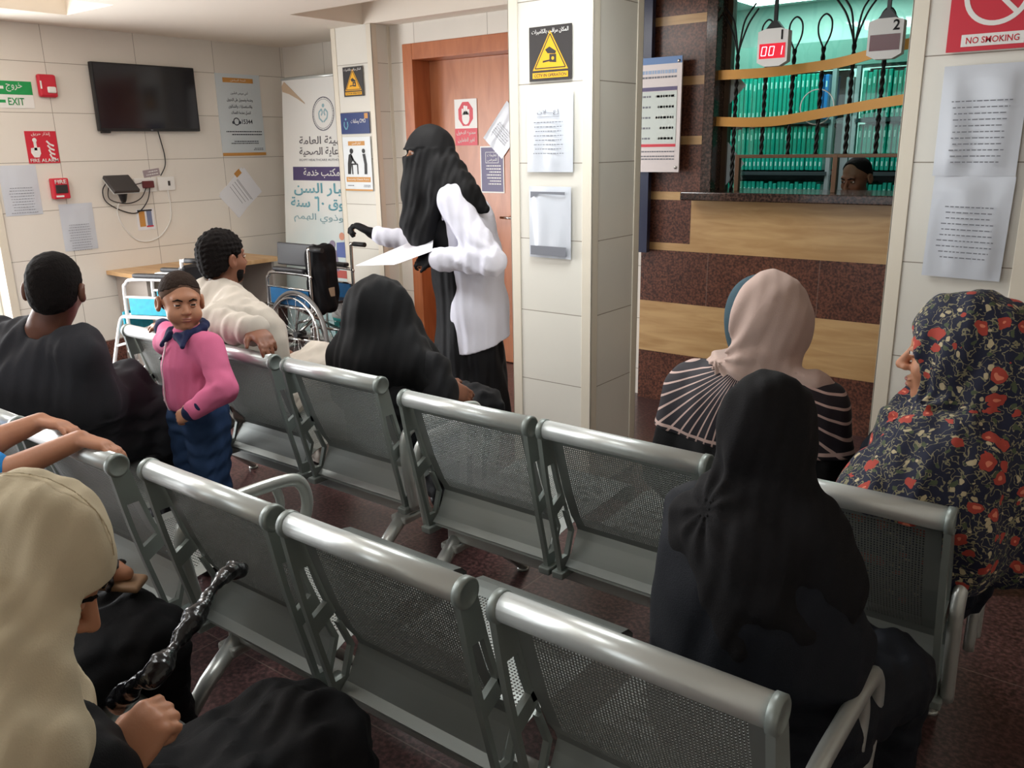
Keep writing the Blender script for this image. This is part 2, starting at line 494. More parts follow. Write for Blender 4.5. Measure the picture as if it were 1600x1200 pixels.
# ceiling with two light slots let into it
def ceiling():
    b = MB()
    x = [-6.3, -5.50, -4.95, 1.7]; t = 0.3
    b.box((-6.3, -2.2, CZ), (-5.50, 3.69, CZ + t))
    b.box((-5.50, 2.78, CZ), (-4.95, 3.69, CZ + t))
    b.box((-5.50, -2.2, CZ), (-4.95, 0.2, CZ + t))
    b.box((-4.95, -2.2, CZ), (1.7, 3.69, CZ + t))
    b.box((-6.3, 3.69, CZ), (-4.535, 4.9, CZ + t))
    b.box((-4.535, 4.31, CZ), (1.7, 4.9, CZ + t))
    b.box((0.3, 3.69, CZ), (1.7, 4.31, CZ + t))
    b.box((-6.3, -2.2, CZ + t), (1.7, 4.9, CZ + t + 0.05))
    o = b.obj('ceiling', M['ceiling']); o['kind'] = 'structure'
ceiling()
# wall with the television (left), with a glazed entrance at its near end
def wall_tv():
    b = MB()
    b.box((-6.2, 2.40, 0.18), (-6.0, 4.98, CZ))
    b.box((-6.2, -2.2, 2.1), (-6.0, 2.40, CZ)); b.box((-6.2, -2.2, 0.18), (-6.0, 0.0, 2.1))
    b.obj('wall_left', M['tile_tv'])['kind'] = 'structure'
    b = MB()
    b.box((-6.2, 2.40, 0.0), (-5.985, 4.98, 0.18), 0.002); b.box((-6.2, -2.2, 0.0), (-5.985, 0.0, 0.18), 0.002)
    b.obj('baseboard_left', M['base'])['kind'] = 'structure'
    b = MB()
    b.box((-6.21, 2.36, 0.0), (-5.98, 2.415, 2.1), 0.004); b.box((-6.21, 0.0, 0.0), (-5.98, 0.055, 2.1), 0.004)
    b.box((-6.21, 0.055, 2.05), (-5.98, 2.36, 2.11), 0.004)
    b.obj('trim_1', M['strip'])['kind'] = 'structure'
    d = MB()
    d.box((-6.16, 0.06, 0.0), (-6.11, 0.12, 2.05)); d.box((-6.16, 2.30, 0.0), (-6.11, 2.36, 2.05)); d.box((-6.16, 1.18, 0.0), (-6.11, 1.24, 2.05))
    d.box((-6.16, 0.06, 0.0), (-6.11, 2.36, 0.08)); d.box((-6.16, 0.06, 1.99), (-6.11, 2.36, 2.05))
    o = d.obj('window_1', M['alu']); o['kind'] = 'structure'
wall_tv()
slab('wall_corner', (-6.2, 4.78, 0.0), (-4.6, 4.98, CZ), M['tile_x'])
def wall_door():
    b = MB()
    b.box((-4.8, 4.48, 0.0), (-4.335, 4.78, CZ)); b.box((-4.335, 4.48, 2.18), (-3.32, 4.78, CZ)); b.box((-3.32, 4.48, 0.0), (-2.42, 4.78, CZ))
    b.obj('wall_back', M['tile_x'])['kind'] = 'structure'
    f = MB()
    f.box((-4.335, 4.47, 0.0), (-4.245, 4.72, 2.18), 0.004); f.box((-3.41, 4.47, 0.0), (-3.32, 4.72, 2.18), 0.004)
    f.box((-4.245, 4.47, 2.075), (-3.41, 4.72, 2.18), 0.004)
    fr = f.obj('trim_2', M['doorframe']); fr['kind'] = 'structure'
    d = MB().box((-4.245, 4.64, 0.006), (-3.41, 4.685, 2.075), 0.003).obj('door_1', M['door']); d['kind'] = 'structure'
    h = MB(); h.mi = 0
    h.box((-3.51, 4.632, 0.92), (-3.47, 4.64, 1.10), 0.003); h.tube([(-3.49, 4.632, 1.03), (-3.49, 4.60, 1.03), (-3.50, 4.59, 1.03), (-3.60, 4.59, 1.03)], 0.009)
    h.obj('door_handle', M['chrome'], d)
wall_door()

def column(name, x0, x1, y0, y1, label_n):
    w = 0.05
    b = MB().box((x0 + 0.004, y0 + 0.004, 0.0), (x1 - 0.004, y1 - 0.004, CZ))
    b.obj(name, M['tile_col'])['kind'] = 'structure'
    t = MB()
    for cx, sx in ((x0, 1), (x1, -1)):
        for cy, sy in ((y0, 1), (y1, -1)):
            t.box((min(cx, cx + sx * w), min(cy, cy + sy * 0.006), 0.0), (max(cx, cx + sx * w), max(cy, cy + sy * 0.006), CZ), 0.002)
            t.box((min(cx, cx + sx * 0.006), min(cy, cy + sy * w), 0.0), (max(cx, cx + sx * 0.006), max(cy, cy + sy * w), CZ), 0.002)
    t.obj(label_n, M['strip'])['kind'] = 'structure'
column('wall_column_middle', -2.295, -1.874, 3.0, 3.40, 'trim_3')
column('wall_column_right', -0.718, -0.30, 3.0, 3.40, 'trim_4')
column('wall_column_left', -4.862, -4.452, 4.30, 4.50, 'trim_5')

# reception wall: bands of red granite and tan marble below and beside the ticket window
RY = 4.42
def reception_wall():
    bands = [(0.0, 0.30, 'granite'), (0.30, 0.603, 'tan'), (0.603, 0.905, 'granite'), (0.905, 1.195, 'tan2'), (1.195, 1.49, 'granite'),
             (1.49, 1.535, 'tan'), (1.535, 1.80, 'granite'), (1.80, 1.845, 'tan'), (1.845, 2.11, 'granite'), (2.11, 2.155, 'tan'), (2.155, CZ, 'granite')]
    dark, tan = MB(), MB()
    for z0, z1, k in bands:
        xr = 1.7 if z1 <= 1.2 else -2.06
        if k == 'tan2':
            tan.box((-2.42, RY, 0.905), (1.7, RY + 0.3, 0.948)); dark.box((-2.42, RY, 0.948), (-2.112, RY + 0.3, 1.19)); tan.box((-2.112, RY, 0.948), (1.7, RY + 0.3, 1.19))
            tan.box((-2.42, RY, 1.19), (1.7, RY + 0.3, 1.235))
        elif z0 == 1.195: dark.box((-2.42, RY, 1.235), (xr, RY + 0.3, z1))
        else: (tan if k == 'tan' else dark).box((-2.42, RY, z0), (xr, RY + 0.3, z1))
    dark.box((-0.4, RY, 1.235), (1.7, RY + 0.3, CZ))
    dark.box((-2.42, RY, 1.2), (-2.40, RY + 0.3, CZ))
    dark.obj('wall_reception', M['granite'])['kind'] = 'structure'
    tan.obj('trim_6', M['tan'])['kind'] = 'structure'
    j = MB(); j.box((-2.062, RY - 0.01, 1.235), (-2.0, RY + 0.13, CZ), 0.003); j.obj('trim_7', M['granite_dark'])['kind'] = 'structure'
    s = MB(); s.box((-2.12, RY - 0.13, 1.198), (-0.35, RY + 0.34, 1.243), 0.006, seg=2); s.obj('trim_8', M['granite_dark'])['kind'] = 'structure'
reception_wall()
slab('wall_right', (1.5, -2.2, 0.0), (1.7, 4.75, CZ), M['tile_tv'])
def wall_near():
    b = MB()
    b.box((-6.3, -2.2, 0.0), (1.7, -2.0, 0.8)); b.box((-6.3, -2.2, 2.1), (1.7, -2.0, CZ)); b.box((-6.3, -2.2, 0.8), (-4.4, -2.0, 2.1)); b.box((-0.8, -2.2, 0.8), (1.7, -2.0, 2.1))
    b.obj('wall_near', M['tile_x'])['kind'] = 'structure'
    f = MB()
    for x in (-4.4, -3.2, -2.0, -0.86): f.box((x, -2.14, 0.8), (x + 0.06, -2.08, 2.1))
    f.box((-4.4, -2.14, 0.8), (-0.8, -2.08, 0.86)); f.box((-4.4, -2.14, 2.04), (-0.8, -2.08, 2.1))
    f.obj('window_2', M['alu'])['kind'] = 'structure'
wall_near()

# ================================================================== STEEL BENCHES
def seat_profile():
    """outline of the back sheet in (y, z) from under the rail, down to the fold and back to the seat"""
    return [(0.012, 0.762), (0.040, 0.67), (0.072, 0.575), (0.112, 0.485), (0.140, 0.445), (0.146, 0.428), (0.138, 0.412), (0.118, 0.375), (0.092, 0.322)]


def lerp_profile(P, s):
    d = [0]
    for a, b in zip(P, P[1:]): d.append(d[-1] + math.hypot(b[0] - a[0], b[1] - a[1]))
    s = s * d[-1]
    for i in range(len(P) - 1):
        if s <= d[i + 1] or i == len(P) - 2:
            t = (s - d[i]) / (d[i + 1] - d[i]); return (P[i][0] + (P[i + 1][0] - P[i][0]) * t, P[i][1] + (P[i + 1][1] - P[i][1]) * t)


def perforated(name, prof, hw, hx, s0, s1, nx, ns, hole=0.34, thick=0.0016, extra=6):
    """sheet following prof (y,z), with a grid of round holes between x=+-hx and profile lengths s0..s1"""
    bm = bmesh.new(); cache = {}
    def V(x, s):
        k = (round(x, 6), round(s, 6))
        if k not in cache:
            y, z = lerp_profile(prof, s); cache[k] = bm.verts.new((x, y, z))
        return cache[k]
    xs = [-hx + 2 * hx * i / nx for i in range(nx + 1)]; ss = [s0 + (s1 - s0) * j / ns for j in range(ns + 1)]
    dx, ds = 2 * hx / nx, (s1 - s0) / ns
    for j in range(ns):
        for i in range(nx):
            xc, sc = (xs[i] + xs[i + 1]) / 2, (ss[j] + ss[j + 1]) / 2
            outer = [(xs[i], ss[j]), (xc, ss[j]), (xs[i + 1], ss[j]), (xs[i + 1], sc), (xs[i + 1], ss[j + 1]), (xc, ss[j + 1]), (xs[i], ss[j + 1]), (xs[i], sc)]
            ov = [V(*p) for p in outer]; iv = []
            for k in range(8):
                a = math.radians(225 + 45 * k); iv.append(V(xc + dx * hole * math.cos(a), sc + ds * hole * math.sin(a)))
            for k in range(8): bm.faces.new((ov[k], ov[(k + 1) % 8], iv[(k + 1) % 8], iv[k]))
    # plain borders
    bx = [xs[0]] + sum([[(xs[i] + xs[i + 1]) / 2, xs[i + 1]] for i in range(nx)], [])
    bs = [ss[0]] + sum([[(ss[j] + ss[j + 1]) / 2, ss[j + 1]] for j in range(ns)], [])
    top = [s0 * k / 2 for k in range(3)]; bot = [s1 + (1 - s1) * k / extra for k in range(extra + 1)]
    allx = [-hw] + bx + [hw]
    for band in (top, bot):
        for a, b in zip(band, band[1:]):
            for x0, x1 in zip(allx, allx[1:]): bm.faces.new((V(x0, a), V(x1, a), V(x1, b), V(x0, b)))
    for x0, x1 in ((-hw, xs[0]), (xs[-1], hw)):
        for a, b in zip(bs, bs[1:]): bm.faces.new((V(x0, a), V(x1, a), V(x1, b), V(x0, b)))
    bmesh.ops.recalc_face_normals(bm, faces=bm.faces[:])
    bmesh.ops.solidify(bm, geom=bm.faces[:], thickness=thick)
    me = bpy.data.meshes.new(name); bm.to_mesh(me); bm.free(); me.materials.append(M['sheet']); return me


HW = 0.222
def bench_parts():
    me = {}
    me['back'] = perforated('backrest', seat_profile(), HW - 0.004, HW - 0.035, 0.07, 0.70, 58, 44)
    pan = [(0.085, 0.335), (0.115, 0.362), (0.16, 0.386), (0.24, 0.397), (0.34, 0.394), (0.45, 0.397), (0.54, 0.404), (0.585, 0.400), (0.61, 0.384), (0.617, 0.36), (0.61, 0.336), (0.59, 0.33)]
    me['pan'] = perforated('seat_pan', pan, HW, HW - 0.045, 0.16, 0.70, 40, 38, hole=0.30)
    b = MB(); b.tube([(-HW - 0.012, 0, 0.772), (HW + 0.006, 0, 0.772)], 0.0255, 20); me['rail'] = b.mesh('top_rail'); me['rail'].materials.append(M['alu'])
    # cast side plate with two slots, built as strips around the slots
    b = MB(); T = 0.014
    fr = Matrix(((0, 0, 1, 0), (1, 0, 0, 0), (0, 1, 0, 0), (0, 0, 0, 1)))
    rear = [(-0.024, 0.765), (0.002, 0.62), (0.030, 0.50), (0.058, 0.39), (0.074, 0.318)]
    front = [(0.026, 0.755), (0.062, 0.62), (0.108, 0.50), (0.140, 0.425), (0.104, 0.318)]
    def q(poly): b.prism(poly, 0, T, fr)
    def on(P, z):
        for (y0, z0), (y1, z1) in zip(P, P[1:]):
            if z1 <= z <= z0: return y0 + (y1 - y0) * (z - z0) / (z1 - z0)
        return P[-1][0]
    e = 0.0125
    zs = [0.755, 0.66, 0.655, 0.60, 0.54, 0.515, 0.50, 0.44, 0.36, 0.345, 0.318]
    def solid(z0, z1):
        q([(on(rear, z0), z0), (on(front, z0), z0), (on(front, z1), z1), (on(rear, z1), z1)])
    solid(0.755, 0.665)
    for z0, z1 in ((0.665, 0.60), (0.60, 0.54), (0.50, 0.44), (0.44, 0.425), (0.425, 0.36)):
        q([(on(rear, z0), z0), (on(rear, z0) + e, z0), (on(rear, z1) + e, z1), (on(rear, z1), z1)])
        q([(on(front, z0) - e, z0), (on(front, z0), z0), (on(front, z1), z1), (on(front, z1) - e, z1)])
    # diagonal web between the slots
    q([(on(rear, 0.54), 0.54), (on(rear, 0.54) + e, 0.54), (on(front, 0.54) - e, 0.565), (on(front, 0.54), 0.54), (on(front, 0.50), 0.50), (on(front, 0.50) - e, 0.53), (on(rear, 0.50) + e, 0.50), (on(rear, 0.50), 0.50)])
    solid(0.36, 0.318)
    b.lathe([(0.0295, 0.0), (0.0295, T), (0.026, T + 0.0025), (0.0225, T + 0.0025), (0.021, T + 0.0005), (0.001, T + 0.0005)], 28, Matrix(((0, 0, 1, 0), (1, 0, 0, 0.0), (0, 1, 0, 0.770), (0, 0, 0, 1))))
    # foot flange bolted to the beam
    b.box((-0.012, 0.06, 0.300), (T + 0.012, 0.15, 0.322), 0.004)
    me['plate'] = b.mesh('side_plate'); me['plate'].materials.append(M['plate'])
    b = MB()
    b.tube(smooth_path([(0, 0.10, 0.315), (0, 0.075, 0.45), (0, 0.068, 0.555), (0, 0.105, 0.603), (0, 0.24, 0.610), (0, 0.40, 0.602), (0, 0.452, 0.575), (0, 0.468, 0.515), (0, 0.45, 0.455), (0, 0.435, 0.40), (0, 0.435, 0.30)], 6), 0.0145, 14, flat=1.3)
    b.tube(smooth_path([(0, 0.36, 0.60), (0, 0.375, 0.55), (0, 0.365, 0.48), (0, 0.355, 0.30)], 5), 0.013, 10)
    me['arm'] = b.mesh('armrest'); me['arm'].materials.append(M['steel'])
    b = MB()
    b.tube([(0, 0.145, 0.27), (0, 0.04, 0.19), (0, -0.13, 0.012)], [0.02, 0.019, 0.016], 12, flat=1.3)
    b.tube([(0, 0.16, 0.27), (0, 0.32, 0.18), (0, 0.50, 0.012)], [0.02, 0.019, 0.016], 12, flat=1.3)
    b.box((-0.035, 0.10, 0.235), (0.035, 0.24, 0.26), 0.006)
    for y in (-0.13, 0.50): b.lathe([(0.022, 0.0), (0.022, 0.008), (0.012, 0.014)], 16, Matrix.Translation((0, y, 0)))
    me['leg'] = b.mesh('leg'); me['leg'].materials.append(M['steel'])
    return me
BP = bench_parts()


def bench(xs, y, label, arms=(True, True), y_each=None):
    x0, x1 = xs[0] - HW, xs[-1] + HW
    cx = (x0 + x1) / 2
    root = empty('waiting_bench', (cx, y, 0), 0, label, 'bench', 'three-seat steel benches')
    for x in xs:
        bk = link_mesh('backrest', BP['back'], None, root); bk.location = (x - cx, 0, 0)
        link_mesh('top_rail', BP['rail'], None, bk)
        for s in (-1, 1):
            p = link_mesh('side_plate', BP['plate'], None, bk); p.location = (HW + 0.004 if s > 0 else -HW - 0.018, 0, 0)
        link_mesh('seat_pan', BP['pan'], None, root).location = (x - cx, 0, 0)
    L = (x1 - x0) / 2
    MB().box((-L + 0.02, 0.13, 0.262), (L - 0.02, 0.20, 0.302), 0.006).obj('beam', M['steel'], root)
    for s in (-1, 1):
        g = link_mesh('leg', BP['leg'], None, root); g.location = (s * (L - 0.05), 0, 0)
    for s, a in zip((-1, 1), arms):
        if a: link_mesh('armrest', BP['arm'], None, root).location = (s * (L + 0.035), 0, 0)
    return root

bench([-3.205, -2.685, -2.145], 1.800, 'steel bench in the far row at left, under the beige-robed man and a veiled woman')
bench([-1.511, -0.998, -0.478], 1.738, 'steel bench in the far row, at the right, in front of the tiled columns')
bench([-1.602, -1.083, -0.541], 0.965, 'steel bench in the middle foreground, under the person in the soft black scarf')
bench([-3.215, -2.69, -2.165], 0.935, 'steel bench in the near row at far left, under the man in the dark robe', (False, False))
bench([-2.06, -1.535, -1.01], 0.14, 'steel bench nearest the camera, only a corner of its seat showing at bottom left', (False, False))
# ================================================================== THINGS ON THE TELEVISION WALL
def tvf(y, z, out=0.0): return frame_xminus((-5.9995 + out, y, z))
def dwf(x, z, y): return frame_yplus((x, y, z))

s = Sign('exit_sign', tvf(2.575, 1.87), 0.31, 0.165, M['white'], 'green and white exit sign at the left end of the television wall', 'sign', 0.004)
s.rect(-0.155, 0.0, 0.155, 0.0825, M['green'], 'green_band')
s.text('خروج', 0.045, 0.045, 0.055, M['white'], 0.10); s.text('EXIT', 0.045, -0.042, 0.045, M['green'], 0.10, weight=0.01)
arrow = lambda y: [(-0.10, y), (-0.065, y + 0.025), (-0.065, y + 0.009), (-0.02, y + 0.009), (-0.02, y - 0.009), (-0.065, y - 0.009), (-0.065, y - 0.025)]
s.shape(arrow(0.042), M['white'], 'arrow'); s.shape(arrow(-0.042), M['green'], 'arrow')

# red strobe beacon
b = MB(); b.box((-0.06, -0.072, 0), (0.06, 0.072, 0.035), 0.014)
st = b.obj('alarm_strobe', M['red']); st.matrix_world = tvf(2.822, 1.93); tag(st, 'red fire alarm strobe with a clear lens beside the exit sign', 'alarm')
MB().box((-0.01, -0.045, 0.03), (0.045, -0.005, 0.05), 0.008).obj('lens', M['white'], st)
MB().box((-0.05, -0.02, 0.033), (-0.04, 0.03, 0.038), 0.001).obj('printed_panel', M['white'], st)

s = Sign('fire_alarm_sign', tvf(2.737, 1.543), 0.2, 0.205, M['red'], 'red square fire alarm sign with a pressing finger and flames', 'sign', 0.004)
s.text('إنذار حريق', 0.0, 0.083, 0.026, M['white'], 0.12); s.text('FIRE ALARM', 0.0, -0.084, 0.022, M['white'], 0.18, weight=0.015)
s.multi([disc(-0.045, 0.045, 0.014)] + [[(-0.054, 0.035), (-0.036, 0.035), (-0.036, -0.02), (-0.054, -0.02)]] + [[(-0.075, -0.005), (-0.018, 0.0), (-0.016, -0.04), (-0.03, -0.065), (-0.062, -0.065), (-0.078, -0.035)]], M['white'], 'pictogram')
s.multi(sum([stroke([(0.03 + 0.004 * k, 0.04 - 0.028 * k), (0.05, 0.018 - 0.028 * k), (0.075, 0.008 - 0.028 * k)], 0.011) for k in range(4)], []), M['white'], 'pictogram')

pc = MB(); pc.box((-0.055, -0.068, 0), (0.055, 0.068, 0.05), 0.008)
pc = pc.obj('fire_call_point', M['red']); pc.matrix_world = tvf(2.797, 1.273); tag(pc, 'red manual fire alarm pull box below the fire alarm sign', 'alarm')
o = link_mesh('lettering', text_mesh('FIRE', 0.026, 0.001, 0.078, 0.02), M['white'], pc); o.location = (0, 0.045, 0.0505)
MB().box((-0.04, -0.03, 0.048), (0.04, 0.025, 0.058), 0.004).obj('pull_handle', M['charcoal'], pc)
MB().box((-0.042, -0.056, 0.049), (0.01, -0.044, 0.052), 0.001).obj('printed_panel', M['white'], pc)


def wavy_sheet(name, w, h, m, amp=0.004, seed=1, n=30, parent=None, curl=0.0):
    """thin paper or plastic sheet in the local xy plane with gentle waves"""
    R = random.Random(seed); ph = [R.uniform(0, 6.3) for _ in range(6)]
    bm = bmesh.new(); g = []
    for j in range(n + 1):
        row = []
        for i in range(n + 1):
            u, v = i / n, j / n
            z = amp * (1 + math.sin(u * 9 + ph[0] + v * 2) * 0.5 + math.sin(v * 5 + ph[1] + u * 4) * 0.4) + amp * 1.2 * (1 - v) * math.sin(u * 14 + ph[2]) * 0.5 + curl * (abs(u - 0.5) * 2) ** 3
            z *= min(1.0, 6 * u, 6 * (1 - u)) * min(1.0, 8 * (1 - v), 0.25 + 5 * v)
            row.append(bm.verts.new(((u - 0.5) * w, (v - 0.5) * h, 0.0015 + max(z, 0))))
        g.append(row)
    for j in range(n):
        for i in range(n):
            f = bm.faces.new((g[j][i], g[j][i + 1], g[j + 1][i + 1], g[j + 1][i])); f.smooth = True
    me = bpy.data.meshes.new(name); bm.to_mesh(me); bm.free()
    return link_mesh(name, me, m, parent)


def notice(fr, w, h, label, rot=0.0, sleeve=True, seed=1, heading=None, group=None, rows=9, amp=0.004, hw=0.11, y0=0.05, footer=False, name='notice_sheet'):
    p = wavy_sheet(name, w, h, M['sleeve'] if sleeve else M['paper'], amp, seed)
    p.matrix_world = fr @ Matrix.Rotation(rot, 4, 'Z'); tag(p, label, 'notice', group)
    zt = 0.001 + amp * 2.6
    R = random.Random(seed)
    b = MB()
    for k in range(rows):
        y = h * y0 - k * h * 0.055
        lw = w * R.uniform(0.55, 0.72); x = -lw / 2
        while x < lw / 2:
            ww = R.uniform(0.006, 0.016); b.box((x, y - 0.0016, zt), (min(x + ww, lw / 2), y + 0.0016, zt + 0.0004)); x += ww + 0.004
    b.obj('printed_lines', M['ink'], p)
    if heading:
        o = link_mesh('lettering', text_mesh(heading, 0.022, 0.0005, hw), M['ink'], p); o.location = (0, h * 0.24, zt)
        MB().box((-hw / 2, h * 0.185, zt), (hw / 2, h * 0.19, zt + 0.0004)).obj('printed_lines', M['ink'], p)
    if footer:
        b = MB(); b.prism([(-w * 0.42, h * 0.43), (w * 0.4, h * 0.43), (w * 0.4, h * 0.39), (-w * 0.2, h * 0.40), (-w * 0.42, h * 0.34)], zt, zt + 0.0003); b.obj('printed_panel', M['ink'], p); MB().box((-w * 0.43, -h * 0.46, zt), (w * 0.43, -h * 0.33, zt + 0.0003)).obj('printed_panel', M['ink'], p)
    return p

notice(tvf(2.556, 1.272), 0.235, 0.32, 'plastic-sleeved paper notice left of the fire pull box', 0.0, seed=3, rows=10)
notice(tvf(2.895, 1.008), 0.232, 0.318, 'plastic-sleeved paper notice low on the wall, below the fire pull box', 0.0, seed=4, rows=11)

# television
tv = MB(); tv.box((-5.952 - 0.04, 3.12, 1.645), (-5.952, 3.905, 2.10), 0.006); tv.box((-5.998, 3.35, 1.75), (-5.99, 3.7, 2.0))
tvo = tv.obj('television', M['black']); tag(tvo, 'black flat television switched off on the tiled wall', 'television')
scr = mat('dark glossy screen', srgb(24, 24, 32), 0.12)
MB().box((-5.953, 3.132, 1.665), (-5.950, 3.893, 2.09)).obj('screen', scr, tvo)
MB().box((-5.951, 3.50, 1.65), (-5.949, 3.515, 1.658)).obj('logo', M['ink'], tvo)
MB().box((-5.99, 3.14, 1.632), (-5.955, 3.20, 1.648), 0.004).obj('foot', M['black'], tvo)
MB().tube(smooth_path([(-5.99, 3.575, 1.65), (-5.985, 3.585, 1.58), (-5.983, 3.60, 1.48), (-5.985, 3.595, 1.40), (-5.985, 3.55, 1.33)], 8), 0.004, 6).obj('cable', M['black'], tvo)

s = Sign('information_poster', tvf(4.315, 1.77), 0.41, 0.62, mat('pale blue printed poster', srgb(206, 214, 218), 0.3), 'pale blue hotline poster with a headset symbol on the television wall', 'poster', 0.004)
s.rect(-0.14, 0.245, 0.14, 0.28, M['orange'], 'heading_band'); s.rect(-0.205, -0.31, 0.205, -0.287, M['orange'], 'footer_band')
s.text('الخط الساخن', 0, 0.262, 0.02, M['white'], 0.14)
dk = mat('dark grey print', srgb(70, 74, 84), 0.7)
for t, y, w in (('أخي مريض التأمين', 0.165, 0.16), ('وخدمة وتسجيل على التحويل', 0.115, 0.24), ('والاستفسارات والشكاوى', 0.065, 0.22), ('اتصل بخدمة العملاء', 0.018, 0.18)): s.text(t, 0.0, y, 0.03, dk, w)
s.text('15344', 0.05, -0.048, 0.035, dk, 0.10, weight=0.01)
s.ring(-0.05, -0.048, 0.03, 0.008, dk); s.multi([disc(-0.08, -0.055, 0.012), disc(-0.02, -0.055, 0.012)], dk)
s.lines(-0.18, 0.18, (-0.125, -0.147), 0.008, dk); s.lines(-0.14, 0.14, (-0.20, -0.215), 0.007, dk, rnd=5); s.lines(0.07, 0.18, (-0.255, -0.266), 0.006, M['ink'], rnd=6)

p = MB().box((-0.124, -0.159, 0), (0.124, 0.159, 0.002)).obj('paper_sheets', M['paper']); p.matrix_world = tvf(4.243, 1.172) @ Matrix.Rotation(math.radians(-53), 4, 'Z')
tag(p, 'two white sheets taped up askew below the hotline poster', 'notice')
q = MB().box((-0.124, -0.159, 0.002), (0.124, 0.159, 0.004)).obj('back_sheet', M['paper'], p); q.rotation_euler = (0, 0, 0.10); q.location = (-0.004, -0.008, -0.0015)
b = MB()
for k, x in enumerate((-0.03, 0.0, 0.03, 0.055, 0.065)): b.box((-0.10, x - 0.0015 - 0.02, 0.0027), (0.07 + 0.01 * k, x + 0.0015 - 0.02, 0.0032))
lo = b.obj('printed_lines', dk, p); lo.rotation_euler = (0, 0, 0)
MB().box((-0.15, 0.05, 0.002), (-0.11, 0.11, 0.005)).obj('tape', M['orange'], p)

# sockets, switch box, wireless router and cables
sk = MB().box((-0.086, -0.05, 0), (0.086, 0.05, 0.012), 0.004).obj('power_socket', M['white']); sk.matrix_world = tvf(3.424, 1.267); tag(sk, 'white double socket with a dark red plug below the television', 'socket')
MB().box((-0.03, -0.02, 0.01), (0.05, 0.03, 0.045), 0.006).obj('plug', mat('dark red plug', srgb(96, 34, 38), 0.4), sk)
s2 = MB().box((-0.068, -0.05, 0), (0.068, 0.05, 0.012), 0.004).obj('wall_socket', M['white']); s2.matrix_world = tvf(3.592, 1.27); tag(s2, 'white wall socket plate to the right of the red plug', 'socket')
MB().box((0.01, -0.015, 0.01), (0.028, 0.02, 0.016), 0.002).obj('socket_insert', M['charcoal'], s2)
MB().tube(smooth_path([(0.005, -0.05, 0.006), (0.012, -0.15, 0.006), (-0.01, -0.28, 0.006), (-0.12, -0.39, 0.006), (-0.27, -0.40, 0.006), (-0.37, -0.30, 0.006), (-0.41, -0.19, 0.008), (-0.40, -0.12, 0.03)], 8), 0.0045, 6).obj('white_cable', M['white'], s2)
rt = empty('wireless_router', (-5.915, 3.20, 1.285), 0, 'dark wall-mounted wireless router tilted on a bracket below the television', 'router')
tilt = Matrix.Rotation(math.radians(38), 4, 'Y')
MB().box((-0.085, -0.095, -0.014), (0.085, 0.095, 0.014), 0.006, tilt).obj('case', mat('dark grey matt plastic', srgb(62, 58, 58), 0.5), rt)
MB().box((-0.087, -0.097, -0.016), (0.087, 0.097, -0.010), 0.003, tilt).obj('silver_edge', M['alu'], rt)
MB().lathe([(0.045, 0.0), (0.04, -0.03), (0.022, -0.10), (0.014, -0.12)], 16, Matrix.Translation((-0.02, 0.01, -0.01))).obj('bracket', M['black'], rt)
MB().tube([(-0.075, 0.01, -0.06), (-0.02, 0.01, -0.05)], 0.02, 8).obj('wall_arm', M['black'], rt)
c = MB()
c.tube(smooth_path([(-0.03, -0.085, 0.02), (-0.06, -0.11, -0.04), (-0.07, -0.09, -0.12), (-0.07, 0.02, -0.19), (-0.07, 0.13, -0.21), (-0.07, 0.22, -0.13), (-0.06, 0.25, -0.02)], 7), 0.004, 6)
c.tube(smooth_path([(-0.02, -0.08, 0.0), (-0.06, -0.07, -0.10), (-0.07, 0.06, -0.14), (-0.07, 0.17, -0.11), (-0.06, 0.22, -0.03)], 7), 0.0035, 6)
c.tube(smooth_path([(-0.01, 0.06, 0.0), (-0.05, 0.12, -0.01), (-0.06, 0.19, 0.0)], 6), 0.0035, 6)
c.obj('cable', M['black'], rt)
s = Sign('wall_card', tvf(3.395, 1.02), 0.135, 0.15, M['paper'], 'small card with ochre and blue panels inside the loop of white cable', 'notice', 0.002)
s.rect(-0.05, -0.05, -0.005, 0.06, M['orange']); s.rect(0.01, -0.045, 0.05, 0.06, mat('grey blue print', srgb(120, 130, 160), 0.5)); s.rect(0.0, -0.055, 0.055, -0.045, M['red']); s.rect(-0.06, 0.06, 0.055, 0.072, M['charcoal'])
s = Sign('wall_sticker', tvf(3.487, 1.352), 0.13, 0.052, mat('grey purple sticker', srgb(158, 142, 146), 0.5), 'small grey sticker above the red plug', 'sticker', 0.002, 0.12)
s.lines(-0.05, 0.05, (-0.01, 0.01), 0.006, M['white'])

# wall desk
dk_ = empty('wall_desk', (-5.75, 3.6, 0), 0, 'light beech desk against the television wall behind the folded wheelchair', 'desk')
MB().box((-0.248, -0.56, 0.655), (0.23, 0.62, 0.685), 0.003).obj('desk_top', M['beech'], dk_)
MB().box((-0.24, -0.50, 0.0), (0.17, -0.475, 0.655), 0.002).obj('side_panel', mat('grey laminate panel', srgb(170, 160, 152), 0.5), dk_)
MB().box((-0.24, 0.56, 0.0), (0.17, 0.585, 0.655), 0.002).obj('side_panel', bpy.data.materials['grey laminate panel'], dk_)

